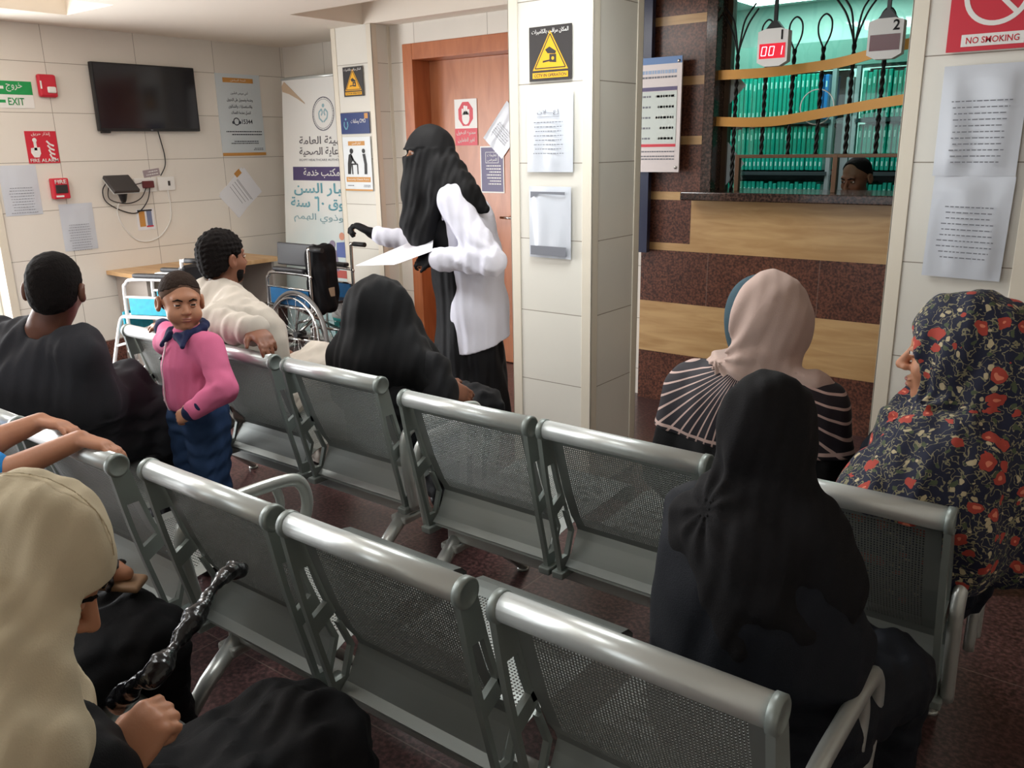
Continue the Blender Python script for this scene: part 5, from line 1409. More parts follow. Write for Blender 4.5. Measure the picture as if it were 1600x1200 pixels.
def build_doctor():
    org = (-2.82, 3.34, 0.0)
    f = unit((-0.85, -0.52, 0)); P = frame((-2.885, 3.36), f); l = V3(-f[1], f[0], 0)
    c = P(0.17, 0.0, 1.472); B = head_basis((-0.55, -0.83, -0.04))
    J = dict(head=c, neck=P(0.10, 0, 1.335), chest=P(0.0, 0, 1.13), pelvis=P(-0.08, 0, 0.80), shL=P(0.03, 0.165, 1.25), shR=P(0.03, -0.165, 1.25), elL=(-2.605, 3.225, 0.955), wrL=(-2.855, 3.095, 0.965),
             elR=(-3.20, 3.50, 0.96), wrR=(-3.50, 3.30, 1.045), hipL=P(-0.08, 0.09, 0.76), hipR=P(-0.08, -0.09, 0.76), knL=P(-0.06, 0.09, 0.42), knR=P(-0.04, -0.09, 0.42), anL=P(-0.09, 0.09, 0.085), anR=P(-0.07, -0.09, 0.085), toeL=f, toeR=f)
    F = body_field(J, 0.96)
    T = head_field(F, c, B, 0.97, ears=False)
    h1 = dict(w=J['wrL'], d=(-0.93, -0.2, -0.05), n=(0.1, -0.75, 0.66), side=-1, s=0.88, curl=(0.5, 0.55, 0.6, 0.6), thumb=0.35)
    h2 = dict(w=J['wrR'], d=(-0.80, -0.40, 0.45), n=(0.35, 0.3, 0.9), side=1, s=1.05, curl=(0.5, 0.75, 0.85, 0.9), thumb=0.1)
    hand_field(F, **h1); hand_field(F, **h2)
    p = person(M['skin_tan'], F, org, 'standing woman in a black niqab, white coat and black gloves, speaking with papers in hand', 0.006)
    L = eyes(T, B, 0.97, p, org); soft('eyelids', L, M['skin_tan'], p, 0.0014, org)
    E = Field()
    for q in (-1, 1): E.chain([T(q * 0.012, 0.096, 0.022), T(q * 0.030, 0.093, 0.027), T(q * 0.048, 0.078, 0.020)], [0.003, 0.0034, 0.002], 0.003)
    soft('eyebrows', E, M['hair'], p, 0.0016, org)
    # black dress
    D = Field()
    D.chain([P(0.05, 0, 1.27), P(0.045, 0, 1.10), P(0.0, 0, 0.85), P(-0.02, 0, 0.45), P(-0.04, 0, 0.06)], [0.085, 0.135, 0.148, 0.17, 0.20], 0.05)
    D.folds((0, 0, 1), 0.085, 0.011, 4, lo=V3(-9, -9, -9), hi=V3(9, 9, 0.95)); D.plane((0, 0, -1), (0, 0, 0.012), 0.005)
    soft('dress', D, M['black_cloth'], p, 0.008, org, zmin=0.0)
    # coat
    C = Field()
    C.chain([P(0.03, 0, 1.265), P(-0.01, 0, 1.12), P(-0.04, 0, 0.92), P(-0.055, 0.01, 0.68), P(-0.06, 0.01, 0.44)], [0.085, 0.148, 0.160, 0.168, 0.178], 0.05)
    C.cap(P(0.02, 0.15, 1.245), P(0.02, -0.15, 1.245), 0.072, 0.072, 0.05)
    C.plane(f, P(0.055, 0, 0), 0.012)
    C.chain([P(0.05, -0.135, 1.0), P(0.095, -0.135, 0.75), P(0.085, -0.14, 0.55)], [0.03, 0.028, 0.025], 0.03)
    eL, eR = np.array(J['elL']), np.array(J['elR'])
    C.chain([J['shL'], eL + V3(0, 0, 0.005), V3(-2.835, 3.108, 0.966)], [0.078, 0.072, 0.056], 0.035)
    C.chain([J['shR'], eR, V3(-3.465, 3.318, 1.035)], [0.076, 0.064, 0.050], 0.035)
    C.folds((0, 0, 1), 0.11, 0.0075, 8); C.folds((0.75, 0.4, -0.5), 0.05, 0.007, 12, centre=eL + V3(-0.06, -0.03, 0.03), rad=0.15); C.folds((0.6, 0.3, -0.3), 0.05, 0.005, 13, centre=eR, rad=0.15)
    C.plane(V3(0.1, 0.25, -1), P(0, 0, 0.485), 0.004)
    co = soft('lab_coat', C, M['coat'], p, 0.0065, org)
    # lapel, pocket and cuff
    K = Field(); K.box(P(0.075, 0.125, 1.20), (0.006, 0.03, 0.055), np.stack([f, l, V3(0, 0, 1)]), 0.005); K.box(P(0.085, 0.10, 1.27), (0.012, 0.05, 0.02), np.stack([f, l, V3(0, 0, 1)]), 0.006); soft('lapel', K, M['coat'], co, 0.004, org)
    # gloves
    G = Field(); hand_field(G, **{**h1, 'fat': 1.12, 's': 0.9}); G.cap(np.array(h1['w']) - 0.05 * unit(h1['d']), h1['w'], 0.034, 0.03, 0.02); soft('glove', G, M['black_cloth'], p, 0.0042, org)
    G = Field(); hand_field(G, **{**h2, 'fat': 1.16, 's': 1.08}); G.cap(np.array(h2['w']) - 0.05 * unit(h2['d']), h2['w'], 0.034, 0.03, 0.02); soft('glove', G, M['black_cloth'], p, 0.0042, org)
    # veil: hood, face veil hanging to the chest, cape over the back
    N = Field()
    N.ell(T(0, -0.012, 0.035), np.array([0.090, 0.108, 0.098]), B, 0.0); N.ell(T(0, 0.03, -0.04), np.array([0.078, 0.085, 0.10]), B, 0.04)
    N.chain([T(0, 0.01, -0.03), P(0.19, 0.03, 1.28), P(0.215, 0.06, 1.12), P(0.20, 0.08, 1.0)], [0.105, 0.105, 0.085, 0.05], 0.05)
    N.chain([T(0, -0.04, 0.02), P(0.07, 0.06, 1.34), P(-0.02, 0.12, 1.265), P(-0.14, 0.14, 1.20)], [0.095, 0.105, 0.085, 0.02], 0.06)
    N.chain([P(0.08, 0.0, 1.33), P(0.05, -0.13, 1.25)], [0.10, 0.09], 0.05)
    N.chain([P(0.10, 0.14, 1.26), P(0.16, 0.11, 1.10), P(0.18, 0.10, 1.02)], [0.05, 0.04, 0.03], 0.05)
    N.folds(V3(0.25, 0.1, 1), 0.075, 0.006, 21, lo=V3(-9, -9, -9), hi=V3(9, 9, 1.42)); N.folds(V3(0.3, 0.2, 1), 0.1, 0.0025, 22)
    N.ell(T(0, 0.120, 0.006), np.array([0.082, 0.070, 0.0165]), B, 0.003, True)
    soft('niqab', N, M['black_veil'], p, 0.0055, org)
    # sheaf of papers held in the left hand
    b = MB()
    Q = [V3(-3.355, 3.03, 0.905), V3(-3.03, 3.26, 1.065), V3(-2.865, 3.06, 1.00), V3(-2.985, 2.95, 0.945)]
    for k in range(3):
        o = V3(0.012 * k, 0.006 * k, 0.004 * k); t = V3(0, 0, 0.0012)
        lo_, hi_ = [tuple(q + o) for q in Q], [tuple(q + o + t) for q in Q]
        va = [b.bm.verts.new(v) for v in lo_]; vb = [b.bm.verts.new(v) for v in hi_]
        b.bm.faces.new(va[::-1]); b.bm.faces.new(vb)
        for i in range(4): b.bm.faces.new((va[i], va[(i + 1) % 4], vb[(i + 1) % 4], vb[i]))
    tag(b.obj('sheaf_of_papers', mat('white office paper', srgb(218, 216, 224), 0.7)), 'white sheaf of papers held by the woman in the white coat', 'papers')
build_doctor()


def seated(name_label, O, f, c, hf, s, shw, sh_z, sh_fwd, pelvis_z=0.50, knees=None, hands=None, skin='skin_tan', sh=None, nk=None, ch=None, knee_d=0.42, foot_fwd=0.40, el=None, wr=None, ears=False, vox=0.0065, face=True, roll=0.0, knz=0.46):
    """generic seated figure: O is the ground point under the pelvis, f the way the body faces"""
    P = frame(O, f); f = unit(f); B = head_basis(hf, roll=roll); c = np.asarray(c, float)
    shm = P(sh_fwd, 0, sh_z)
    J = dict(head=c, neck=(shm * 0.45 + c * 0.55) + V3(0, 0, -0.055 * s), chest=P(sh_fwd * 0.7, 0, sh_z - 0.14 * s), pelvis=P(0, 0, pelvis_z), shL=shm + shw * P(0, 1, 0) - shw * P(0, 0, 0), shR=shm - shw * P(0, 1, 0) + shw * P(0, 0, 0),
             hipL=P(0.02, 0.09 * s, pelvis_z - 0.03), hipR=P(0.02, -0.09 * s, pelvis_z - 0.03), knL=P(knee_d, 0.10 * s, knz), knR=P(knee_d, -0.10 * s, knz), anL=P(foot_fwd, 0.10 * s, 0.085), anR=P(foot_fwd, -0.10 * s, 0.085), toeL=f, toeR=f)
    if sh: J['shL'], J['shR'] = sh
    if nk is not None: J['neck'] = nk
    if ch is not None: J['chest'] = ch
    if knees: J['knL'], J['knR'] = knees[0], knees[1]; J['anL'] = np.array(knees[0]) * V3(1, 1, 0) + V3(0, 0, 0.085) + 0.03 * f; J['anR'] = np.array(knees[1]) * V3(1, 1, 0) + V3(0, 0, 0.085) + 0.03 * f
    J['elL'] = el[0] if el else P(sh_fwd - 0.02, shw + 0.06, sh_z - 0.25 * s); J['elR'] = el[1] if el else P(sh_fwd - 0.02, -shw - 0.06, sh_z - 0.25 * s)
    J['wrL'] = wr[0] if wr else P(sh_fwd + 0.20, 0.10, pelvis_z + 0.10); J['wrR'] = wr[1] if wr else P(sh_fwd + 0.20, -0.10, pelvis_z + 0.10)
    F = body_field(J, s); T = head_field(F, c, B, s, ears=ears)
    for q, sd in (('L', 1), ('R', -1)):
        h = (hands or {}).get(q)
        if h is None:
            w = np.array(J['wr' + q]); h = dict(d=unit(w - np.array(J['el' + q])), n=(0, 0, 1), side=-sd, s=0.92 * s, curl=(0.3, 0.35, 0.4, 0.45))
        hand_field(F, J['wr' + q], **h)
    p = person(M[skin], F, (O[0], O[1], 0), name_label, vox)
    for q in 'LR':
        a = np.array(J['an' + q], float); d = unit(f); S = Field(); S.cap(a - 0.03 * s * d + V3(0, 0, -0.042 * s), a + 0.12 * s * d + V3(0, 0, -0.05 * s), s * 0.043, s * 0.039, 0.01); S.cap(a + 0.11 * s * d + V3(0, 0, -0.053 * s), a + 0.17 * s * d + V3(0, 0, -0.06 * s), s * 0.041, s * 0.030, 0.02); S.plane((0, 0, -1), (0, 0, 0.002), 0.003)
        soft('shoe', S, M['black'], p, 0.006, (O[0], O[1], 0))
    return p, J, T, B, P


def seat_cut(G, y, kx=0.0):
    """keep cloth clear of a bench whose rail stands at y: nothing behind the back sheet or below the seat"""
    d = unit(V3(0, 0.13, -0.34)); n = V3(0, -d[2], d[1]) * -1
    G.box(V3(-1.5, y + 0.085, 0.595) + n * 0.11, (4, 0.1, 0.165), np.stack([V3(1, 0, 0), n, d]), 0.004, 0.01, True)
    G.box(V3(-1.5, y + 0.33, 0.335), (4, 0.285, 0.075), None, 0.004, 0.01, True)


def robe(J, P, s, m, p, O, grow=1.0, name='robe', extra=None, folds=0.008, hem=0.05, vox=0.008, sleeve=0.062, neck_z=None, seed=1, arms=True, cut=None):
    G = Field(); J = {k: np.asarray(v, float) for k, v in J.items()}
    sm = (J['shL'] + J['shR']) / 2
    G.cap(J['shL'] * 0.9 + sm * 0.1, J['shR'] * 0.9 + sm * 0.1, 0.075 * s * grow, 0.075 * s * grow, 0.05)
    G.chain([sm + V3(0, 0, 0.02), J['chest'], (J['chest'] + J['pelvis']) / 2, J['pelvis']], [0.075 * s * grow, 0.15 * s * grow, 0.15 * s * grow, 0.165 * s * grow], 0.06)
    ax = unit(J['shR'] - J['shL'])
    for q in (-1, 1): G.ell(J['chest'] + ax * q * 0.07 * s, s * grow * np.array([0.11, 0.125, 0.15]), None, 0.06); G.ell(J['pelvis'] + ax * q * 0.07 * s, s * grow * np.array([0.13, 0.13, 0.12]), None, 0.06)
    for q in 'LR':
        G.chain([J['hip' + q], J['kn' + q], J['an' + q] + V3(0, 0, 0.02)], [0.10 * s * max(grow, 0.95), 0.088 * s * max(grow, 0.9), 0.085 * s * grow], 0.07)
        if arms:
            d = unit(J['wr' + q] - J['el' + q]); G.chain([J['sh' + q], J['el' + q], J['wr' + q] - 0.015 * d], [0.07 * s * grow, sleeve * s, sleeve * 0.86 * s], 0.035)
    km = (J['knL'] + J['knR']) / 2; am = (J['anL'] + J['anR']) / 2
    G.chain([(J['hipL'] + J['hipR']) / 2, km - V3(0, 0, 0.02), am], [0.10 * s, 0.09 * s, 0.09 * s], 0.08)
    if extra: extra(G)
    G.folds((0.1, 0.2, 1), 0.10, folds, seed); G.folds(unit(km - J['pelvis']), 0.06, folds * 0.7, seed + 3, lo=V3(-9, -9, -9), hi=V3(9, 9, float(J['pelvis'][2]) + 0.06))
    G.plane((0, 0, -1), (0, 0, hem), 0.006)
    if neck_z is not None: G.ell(J['neck'] + V3(0, 0, neck_z), V3(0.075, 0.07, 0.06) * s, None, 0.015, True)
    if cut is not None: seat_cut(G, cut)
    return soft(name, G, m, p, vox, (O[0], O[1], 0), zmin=0.0)


def hijab(T, B, c, s, J, m, p, O, drape, thick=0.013, face=True, name='hijab', folds=(0.07, 0.005, 1), tucks=None, vox=0.006, nape=0.085, opening=(0.060, 0.058, 0.083), extra=None, face_c=(0, 0.125, -0.02), cut=None):
    N = Field()
    N.ell(T(0, -0.014, 0.036), s * (np.array([0.075, 0.095, 0.085]) + thick), B, 0.0); N.ell(T(0, 0.02, -0.045), s * (np.array([0.060, 0.066, 0.078]) + thick), B, 0.05 * s)
    nk = np.asarray(J['neck'], float)
    N.cap(T(0, -0.02, -0.03), nk + V3(0, 0, 0.01), nape * s, (nape - 0.008) * s, 0.05 * s)
    for pts, rs, k in drape: N.chain([np.asarray(q, float) for q in pts], rs, k)
    if extra: extra(N)
    if folds: N.folds((0.15, 0.1, 1), folds[0], folds[1], folds[2])
    for t in (tucks or []): N.tucks(*t)
    if face: N.ell(T(*face_c), s * np.array(opening), B, 0.006, True)
    if cut is not None: seat_cut(N, cut)
    return soft(name, N, m, p, vox, (O[0], O[1], 0))


def build_veiled_woman_far():
    O = (-2.17, 2.11); f = V3(-0.1, 1, 0); c = V3(-2.25, 2.13, 0.915); s = 0.95
    hand = {'R': dict(d=(0.35, 0.55, -0.35), n=(0.5, -0.5, 0.7), side=-1, s=0.95, curl=(0.3, 0.35, 0.4, 0.45), thumb=0.3)}
    el = ((-2.46, 2.14, 0.62), (-1.955, 2.12, 0.635)); wr = ((-2.35, 2.38, 0.56), (-2.0, 2.20, 0.655))
    p, J, T, B, P = seated('woman in a long black veil on the far bench, before the white-coated woman', O, f, c, (-0.35, 0.9, 0.1), s, 0.165, 0.72, 0.02, 0.48, el=el, wr=wr, hands=hand, skin='skin_brown')
    robe(J, P, s, M['black_cloth'], p, O, seed=3, cut=1.80)
    dr = [([c, V3(-2.36, 2.09, 0.74), V3(-2.415, 2.10, 0.60)], [0.10, 0.085, 0.07], 0.06), ([c, V3(-2.10, 2.11, 0.75), V3(-1.99, 2.13, 0.68)], [0.10, 0.085, 0.06], 0.06), ([c, V3(-2.22, 2.06, 0.75), V3(-2.20, 2.04, 0.58)], [0.10, 0.11, 0.11], 0.06), ([c, V3(-2.2, 2.22, 0.72)], [0.09, 0.12], 0.06)]
    hijab(T, B, c, s, J, M['black_veil'], p, O, dr, 0.016, folds=(0.085, 0.006, 5), cut=1.80)
build_veiled_woman_far()


def build_beige_man():
    O = (-2.98, 2.07); f = V3(-0.1, 1, 0); c = V3(-3.215, 2.15, 1.05); s = 0.98
    hand = {'R': dict(d=(0.92, -0.2, -0.22), n=(0.2, -0.1, 1.0), side=1, s=0.95, curl=(0.3, 0.35, 0.4, 0.45), thumb=0.3)}
    el = ((-3.50, 2.20, 0.66), (-2.885, 1.865, 0.848)); wr = ((-3.30, 2.42, 0.58), (-2.60, 1.835, 0.862))
    knees = ((-3.12, 2.50, 0.48), (-3.03, 2.50, 0.53))
    p, J, T, B, P = seated('man in a pale beige robe with black curly hair, arm over the far bench back', O, f, c, (-0.05, 1, 0.02), s, 0.18, 0.875, -0.02, 0.50, el=el, wr=wr, hands=hand, skin='skin_brown', ears=True, knees=knees, vox=0.006, sh=(V3(-3.39, 2.12, 0.87), V3(-3.05, 2.07, 0.87)), nk=V3(-3.215, 2.125, 0.93))
    beige = cloth_mat('pale beige robe cloth', srgb(186, 177, 166), 0.85, 0.2)
    def ex(G): G.folds((1, 0.2, 0.1), 0.085, 0.006, 4, centre=V3(-2.85, 1.9, 0.85), rad=0.2); G.chain([V3(-3.22, 2.11, 0.90), V3(-3.20, 2.09, 0.80), V3(-3.02, 2.07, 0.55)], [0.09, 0.14, 0.15], 0.06)
    g = robe(J, P, s, beige, p, O, name='galabeya', folds=0.007, extra=ex, sleeve=0.070, neck_z=0.025, seed=6, vox=0.0075)
    K = Field()
    for k in range(9):
        a0, a1 = 0.7 * k, 0.7 * (k + 1); K.cap(J['neck'] + V3(0.062 * math.cos(a0), 0.062 * math.sin(a0), -0.025), J['neck'] + V3(0.062 * math.cos(a1), 0.062 * math.sin(a1), -0.025), 0.012, 0.012, 0.01)
    soft('collar', K, cloth_mat('violet grey collar', srgb(92, 84, 108), 0.8), g, 0.005, (O[0], O[1], 0))
    H = hair_cap(T, B, s, 0.070, -0.080, 0.014, bump=0.0026); soft('hair', H, M['hair'], p, 0.004, (O[0], O[1], 0))
    K = Field(); K.ell(T(0, 0.040, -0.084), s * np.array([0.046, 0.044, 0.030]), B, 0.0); K.ell(T(0.045, 0.035, -0.055), s * np.array([0.014, 0.03, 0.03]), B, 0.02); K.ell(T(-0.045, 0.035, -0.055), s * np.array([0.014, 0.03, 0.03]), B, 0.02); K.ell(T(0, 0.09, -0.066), s * np.array([0.028, 0.02, 0.016]), B, 0.01, True)
    soft('beard', K, M['hair'], p, 0.003, (O[0], O[1], 0))
    L = eyes(T, B, s, p, (O[0], O[1], 0)); soft('eyelids', L, M['skin_brown'], p, 0.0016, (O[0], O[1], 0))
build_beige_man()


def build_dark_robe_man():
    O = (-3.02, 1.25); f = V3(-0.05, 1, 0); c = V3(-2.885, 1.285, 1.065); s = 1.02
    hand = {'R': dict(d=(0.2, 0.6, -0.6), n=(0.45, -0.2, 0.85), side=-1, s=0.98, curl=(0.4, 0.45, 0.5, 0.55), thumb=0.3)}
    el = ((-3.42, 1.18, 0.66), (-2.86, 1.33, 0.655)); wr = ((-3.22, 1.45, 0.62), (-2.99, 1.545, 0.69))
    p, J, T, B, P = seated('man in a dark grey robe with cropped hair at far left, seen from behind', O, f, c, (-0.72, 0.66, -0.08), s, 0.205, 0.895, -0.01, 0.50, el=el, wr=wr, hands=hand, skin='skin_dark', ears=True, knees=((-3.14, 1.66, 0.48), (-2.95, 1.63, 0.48)), vox=0.006, roll=-0.08, sh=(V3(-3.22, 1.20, 0.88), V3(-2.80, 1.29, 0.865)), nk=V3(-2.92, 1.26, 0.955))
    dark = cloth_mat('charcoal robe cloth', srgb(46, 46, 50), 0.85, 0.3)
    def ex(G):
        G.chain([J['wrR'] - V3(0, 0.03, 0.03), V3(-2.97, 1.57, 0.56), V3(-2.94, 1.62, 0.48)], [0.06, 0.08, 0.085], 0.08)
        G.chain([J['chest'], V3(-3.2, 1.17, 0.70)], [0.14, 0.15], 0.08); G.chain([J['shR'], V3(-2.86, 1.30, 0.70), V3(-2.95, 1.48, 0.57)], [0.07, 0.10, 0.09], 0.06)
    robe(J, P, s, dark, p, O, name='galabeya', folds=0.009, extra=ex, sleeve=0.075, neck_z=-0.005, seed=11, grow=1.0, cut=0.935)
    H = hair_cap(T, B, s, 0.066, -0.085, 0.0055, bump=0.0008); soft('hair', H, M['hair'], p, 0.004, (O[0], O[1], 0))
    eyes(T, B, s, p, (O[0], O[1], 0))
build_dark_robe_man()


def build_leaning_child():
    O = (-2.34, 0.52); s = 0.70; c = V3(-2.42, 0.56, 1.03)
    P = frame(O, V3(0.3, 1, 0)); B = head_basis((0.1, 1, -0.1))
    J = dict(head=c, neck=(-2.40, 0.54, 0.925), chest=(-2.37, 0.54, 0.80), pelvis=(-2.35, 0.50, 0.60), shL=(-2.44, 0.60, 0.87), shR=(-2.27, 0.52, 0.87), elL=(-2.27, 0.78, 0.80), elR=(-2.155, 0.755, 0.752),
             wrL=(-2.262, 0.915, 0.826), wrR=(-2.055, 0.915, 0.818), hipL=(-2.40, 0.52, 0.56), hipR=(-2.28, 0.50, 0.56), knL=(-2.40, 0.56, 0.32), anL=(-2.41, 0.54, 0.075), toeL=(0, 1, 0),
             knR=(-2.03, 0.64, 0.66), anR=(-1.79, 0.735, 0.665), toeR=(0.72, 0.6, -0.12))
    F = body_field(J, s, arm_r=1.3); head_field(F, c, B, 0.84, child=True)
    hand_field(F, J['wrL'], (0.88, 0.42, -0.12), (-0.1, 0.2, 1), -1, 0.74, (0.25, 0.25, 0.3, 0.3)); hand_field(F, J['wrR'], (0.80, 0.52, -0.24), (0.1, 0.3, 1), -1, 0.74, (0.25, 0.3, 0.3, 0.35))
    F.ops = [o for o in F.ops]
    p = person(M['skin_boy'], F, (O[0], O[1], 0), 'child at left edge leaning bare forearms on the bench rail, one sandalled foot raised', 0.0045)
    G = Field()
    G.chain([V3(-2.39, 0.54, 0.90), V3(-2.37, 0.54, 0.78), V3(-2.35, 0.51, 0.62)], [0.06, 0.10, 0.105], 0.03); G.cap(J['shL'], J['shR'], 0.05, 0.05, 0.03)
    for q in 'LR':
        a, b = np.array(J['sh' + q]), np.array(J['el' + q]); G.cap(a, a + (0.90 if q == 'R' else 0.7) * (b - a), 0.052, 0.056, 0.02)
    G.folds((0, 0, 1), 0.06, 0.004, 3); soft('shirt', G, cloth_mat('bright blue cotton', srgb(44, 128, 196), 0.85), p, 0.006, (O[0], O[1], 0))
    G = Field()
    G.cap(J['hipL'], J['hipR'], 0.085, 0.085, 0.03); G.chain([J['hipL'], J['knL'], (-2.41, 0.54, 0.12)], [0.075, 0.062, 0.055], 0.03); G.chain([J['hipR'], J['knR']], [0.075, 0.058], 0.03)
    G.folds((0, 0.2, 1), 0.06, 0.004, 4); soft('trousers', G, M['navy_cloth'], p, 0.007, (O[0], O[1], 0))
    H = hair_cap(lambda x, y, z: c + 0.84 * (x * B[0] + y * B[1] + z * B[2]), B, 0.84, 0.07, -0.05, 0.008); soft('hair', H, M['hair'], p, 0.005, (O[0], O[1], 0))
    # sandal on the raised foot: sole and woven straps
    a = np.array(J['anR']); d = unit(J['toeR']); t = unit(np.cross(d, V3(0, 0, 1))); sn = np.cross(t, d); Bs = np.stack([t, d, sn])
    S = Field(); S.box(a + 0.055 * d + V3(0, 0, -0.066), (0.033, 0.095, 0.009), Bs, 0.008); sd = soft('sandal', S, mat('tan leather sole', srgb(140, 108, 80), 0.6), p, 0.004, (O[0], O[1], 0))
    S = Field()
    for k in range(5):
        y = -0.015 + 0.028 * k; r = 0.043 - 0.0012 * k; zc = -0.030 - 0.007 * k
        for j in range(7):
            a0, a1 = math.radians(-10 + 200 * j / 7), math.radians(-10 + 200 * (j + 1) / 7)
            S.cap(a + (y + 0.006 * (j % 2)) * d + t * r * math.cos(a0) + sn * (zc + 1.0 * r * math.sin(a0)), a + (y + 0.006 * ((j + 1) % 2)) * d + t * r * math.cos(a1) + sn * (zc + 1.0 * r * math.sin(a1)), 0.0062, 0.0062, 0.003)
    S.folds(d, 0.014, 0.0015, 3); soft('woven_straps', S, mat('black patterned strap', srgb(40, 34, 34), 0.4, var=0.8, vscale=90), sd, 0.0035, (O[0], O[1], 0))
build_leaning_child()


def build_cream_woman():
    O = (-1.10, 0.42); s = 0.96; c = V3(-1.133, 0.41, 0.968); hf = V3(0.60, 0.54, -0.60)
    hand = {'R': dict(d=(0.10, 0.62, 0.50), n=(0.35, -0.55, 0.75), side=-1, s=0.95, curl=(0.95, 1.0, 1.05, 1.1), thumb=0.55)}
    el = ((-1.30, 0.33, 0.66), (-0.99, 0.305, 0.575)); wr = ((-1.30, 0.50, 0.56), (-1.085, 0.455, 0.645))
    p, J, T, B, P = seated('woman in a cream headscarf at bottom left, head bowed, gripping a black bag', O, V3(0.05, 1, 0), c, hf, s, 0.17, 0.83, 0.0, 0.50, el=el, wr=wr, hands=hand, skin='skin_tan', knees=((-1.185, 0.80, 0.44), (-1.06, 0.80, 0.44)), vox=0.0045, sh=(V3(-1.23, 0.33, 0.81), V3(-0.985, 0.285, 0.80)), nk=V3(-1.115, 0.35, 0.86), ch=V3(-1.105, 0.345, 0.68))
    robe(J, P, s, M['black_cloth'], p, O, seed=21, sleeve=0.052, vox=0.0075, cut=0.14, grow=0.72)
    L = eyes(T, B, s, p, (O[0], O[1], 0), closed=False); soft('eyelids', L, M['skin_tan'], p, 0.0015, (O[0], O[1], 0))
    E = Field()
    for q in (-1, 1): E.chain([T(q * 0.012, 0.097, 0.022), T(q * 0.030, 0.094, 0.027), T(q * 0.048, 0.078, 0.020)], [0.0025, 0.003, 0.002], 0.003)
    soft('eyebrows', E, M['hair'], p, 0.0016, (O[0], O[1], 0))
    cream = cloth_mat('cream chiffon scarf', srgb(206, 192, 164), 0.85, 0.2, 0.05)
    dr = [([V3(-1.10, 0.36, 0.90), V3(-1.13, 0.39, 0.83), V3(-1.17, 0.40, 0.72), V3(-1.20, 0.42, 0.60)], [0.08, 0.07, 0.06, 0.045], 0.05), ([V3(-1.09, 0.34, 0.88), V3(-1.02, 0.30, 0.80), V3(-1.025, 0.27, 0.68), V3(-1.06, 0.29, 0.58)], [0.085, 0.09, 0.085, 0.06], 0.05),
          ([V3(-1.09, 0.33, 0.88), V3(-1.22, 0.30, 0.79), V3(-1.26, 0.36, 0.66)], [0.09, 0.085, 0.05], 0.05), ([V3(-1.09, 0.32, 0.88), V3(-1.07, 0.25, 0.74)], [0.09, 0.09], 0.05)]
    h = hijab(T, B, c, s, J, cream, p, O, dr, 0.017, folds=(0.06, 0.004, 8), vox=0.005, opening=(0.115, 0.105, 0.112), face_c=(0, 0.140, -0.060))
    # stitched seam over the crown
    K = Field(); pts = [T(0.006, 0.0 + 0.114 * math.cos(a) - 0.014, 0.036 + 0.106 * math.sin(a)) for a in np.linspace(0.5, 2.6, 14)]
    K.chain(pts, [0.0016] * 14, 0.001); soft('seam', K, cream, h, 0.0022, (O[0], O[1], 0))
    # fringe of the shawl
    b = MB(); R = random.Random(4)
    for k in range(26):
        x = -1.20 + 0.0035 * k + R.uniform(-0.002, 0.002); y = 0.450 + R.uniform(-0.006, 0.006) - 0.0012 * k
        b.tube([(x - O[0], y - O[1], 0.735 + R.uniform(-0.01, 0.01)), (x + R.uniform(-0.01, 0.01) - O[0], y + 0.012 - O[1], 0.67), (x + R.uniform(-0.016, 0.016) - O[0], y + 0.01 - O[1], 0.605 + R.uniform(-0.015, 0.015))], 0.0013, 5)
    b.obj('fringe', cloth_mat('white fringe', srgb(206, 206, 200), 0.8), h)
    # twisted black plastic bag in her fist
    vin = mat('glossy black plastic film', srgb(16, 16, 19), 0.22, bump=0.5, bscale=60)
    S = Field(); hp = 0
    path = [V3(-1.31, 0.57, 0.585), V3(-1.235, 0.575, 0.655), V3(-1.14, 0.56, 0.72), V3(-1.17, 0.62, 0.735), V3(-1.20, 0.68, 0.75), V3(-1.245, 0.76, 0.765), V3(-1.285, 0.83, 0.74)]
    path = [np.array(q) for q in smooth_path([tuple(q) for q in path], 5)]
    S.chain(path, [0.014 + 0.005 * math.sin(0.75 * i) - 0.00015 * i for i in range(len(path))], 0.01)
    S.folds((0.5, 0.5, -0.6), 0.034, 0.0028, 5); S.folds((0, 1, 0.3), 0.05, 0.002, 6)
    o = soft('plastic_bag', S, vin, None, 0.004, (-1.17, 0.6, 0.0)); tag(o, 'twisted glossy black plastic bag stretched from the fist of the woman in the cream scarf', 'bag')
build_cream_woman()


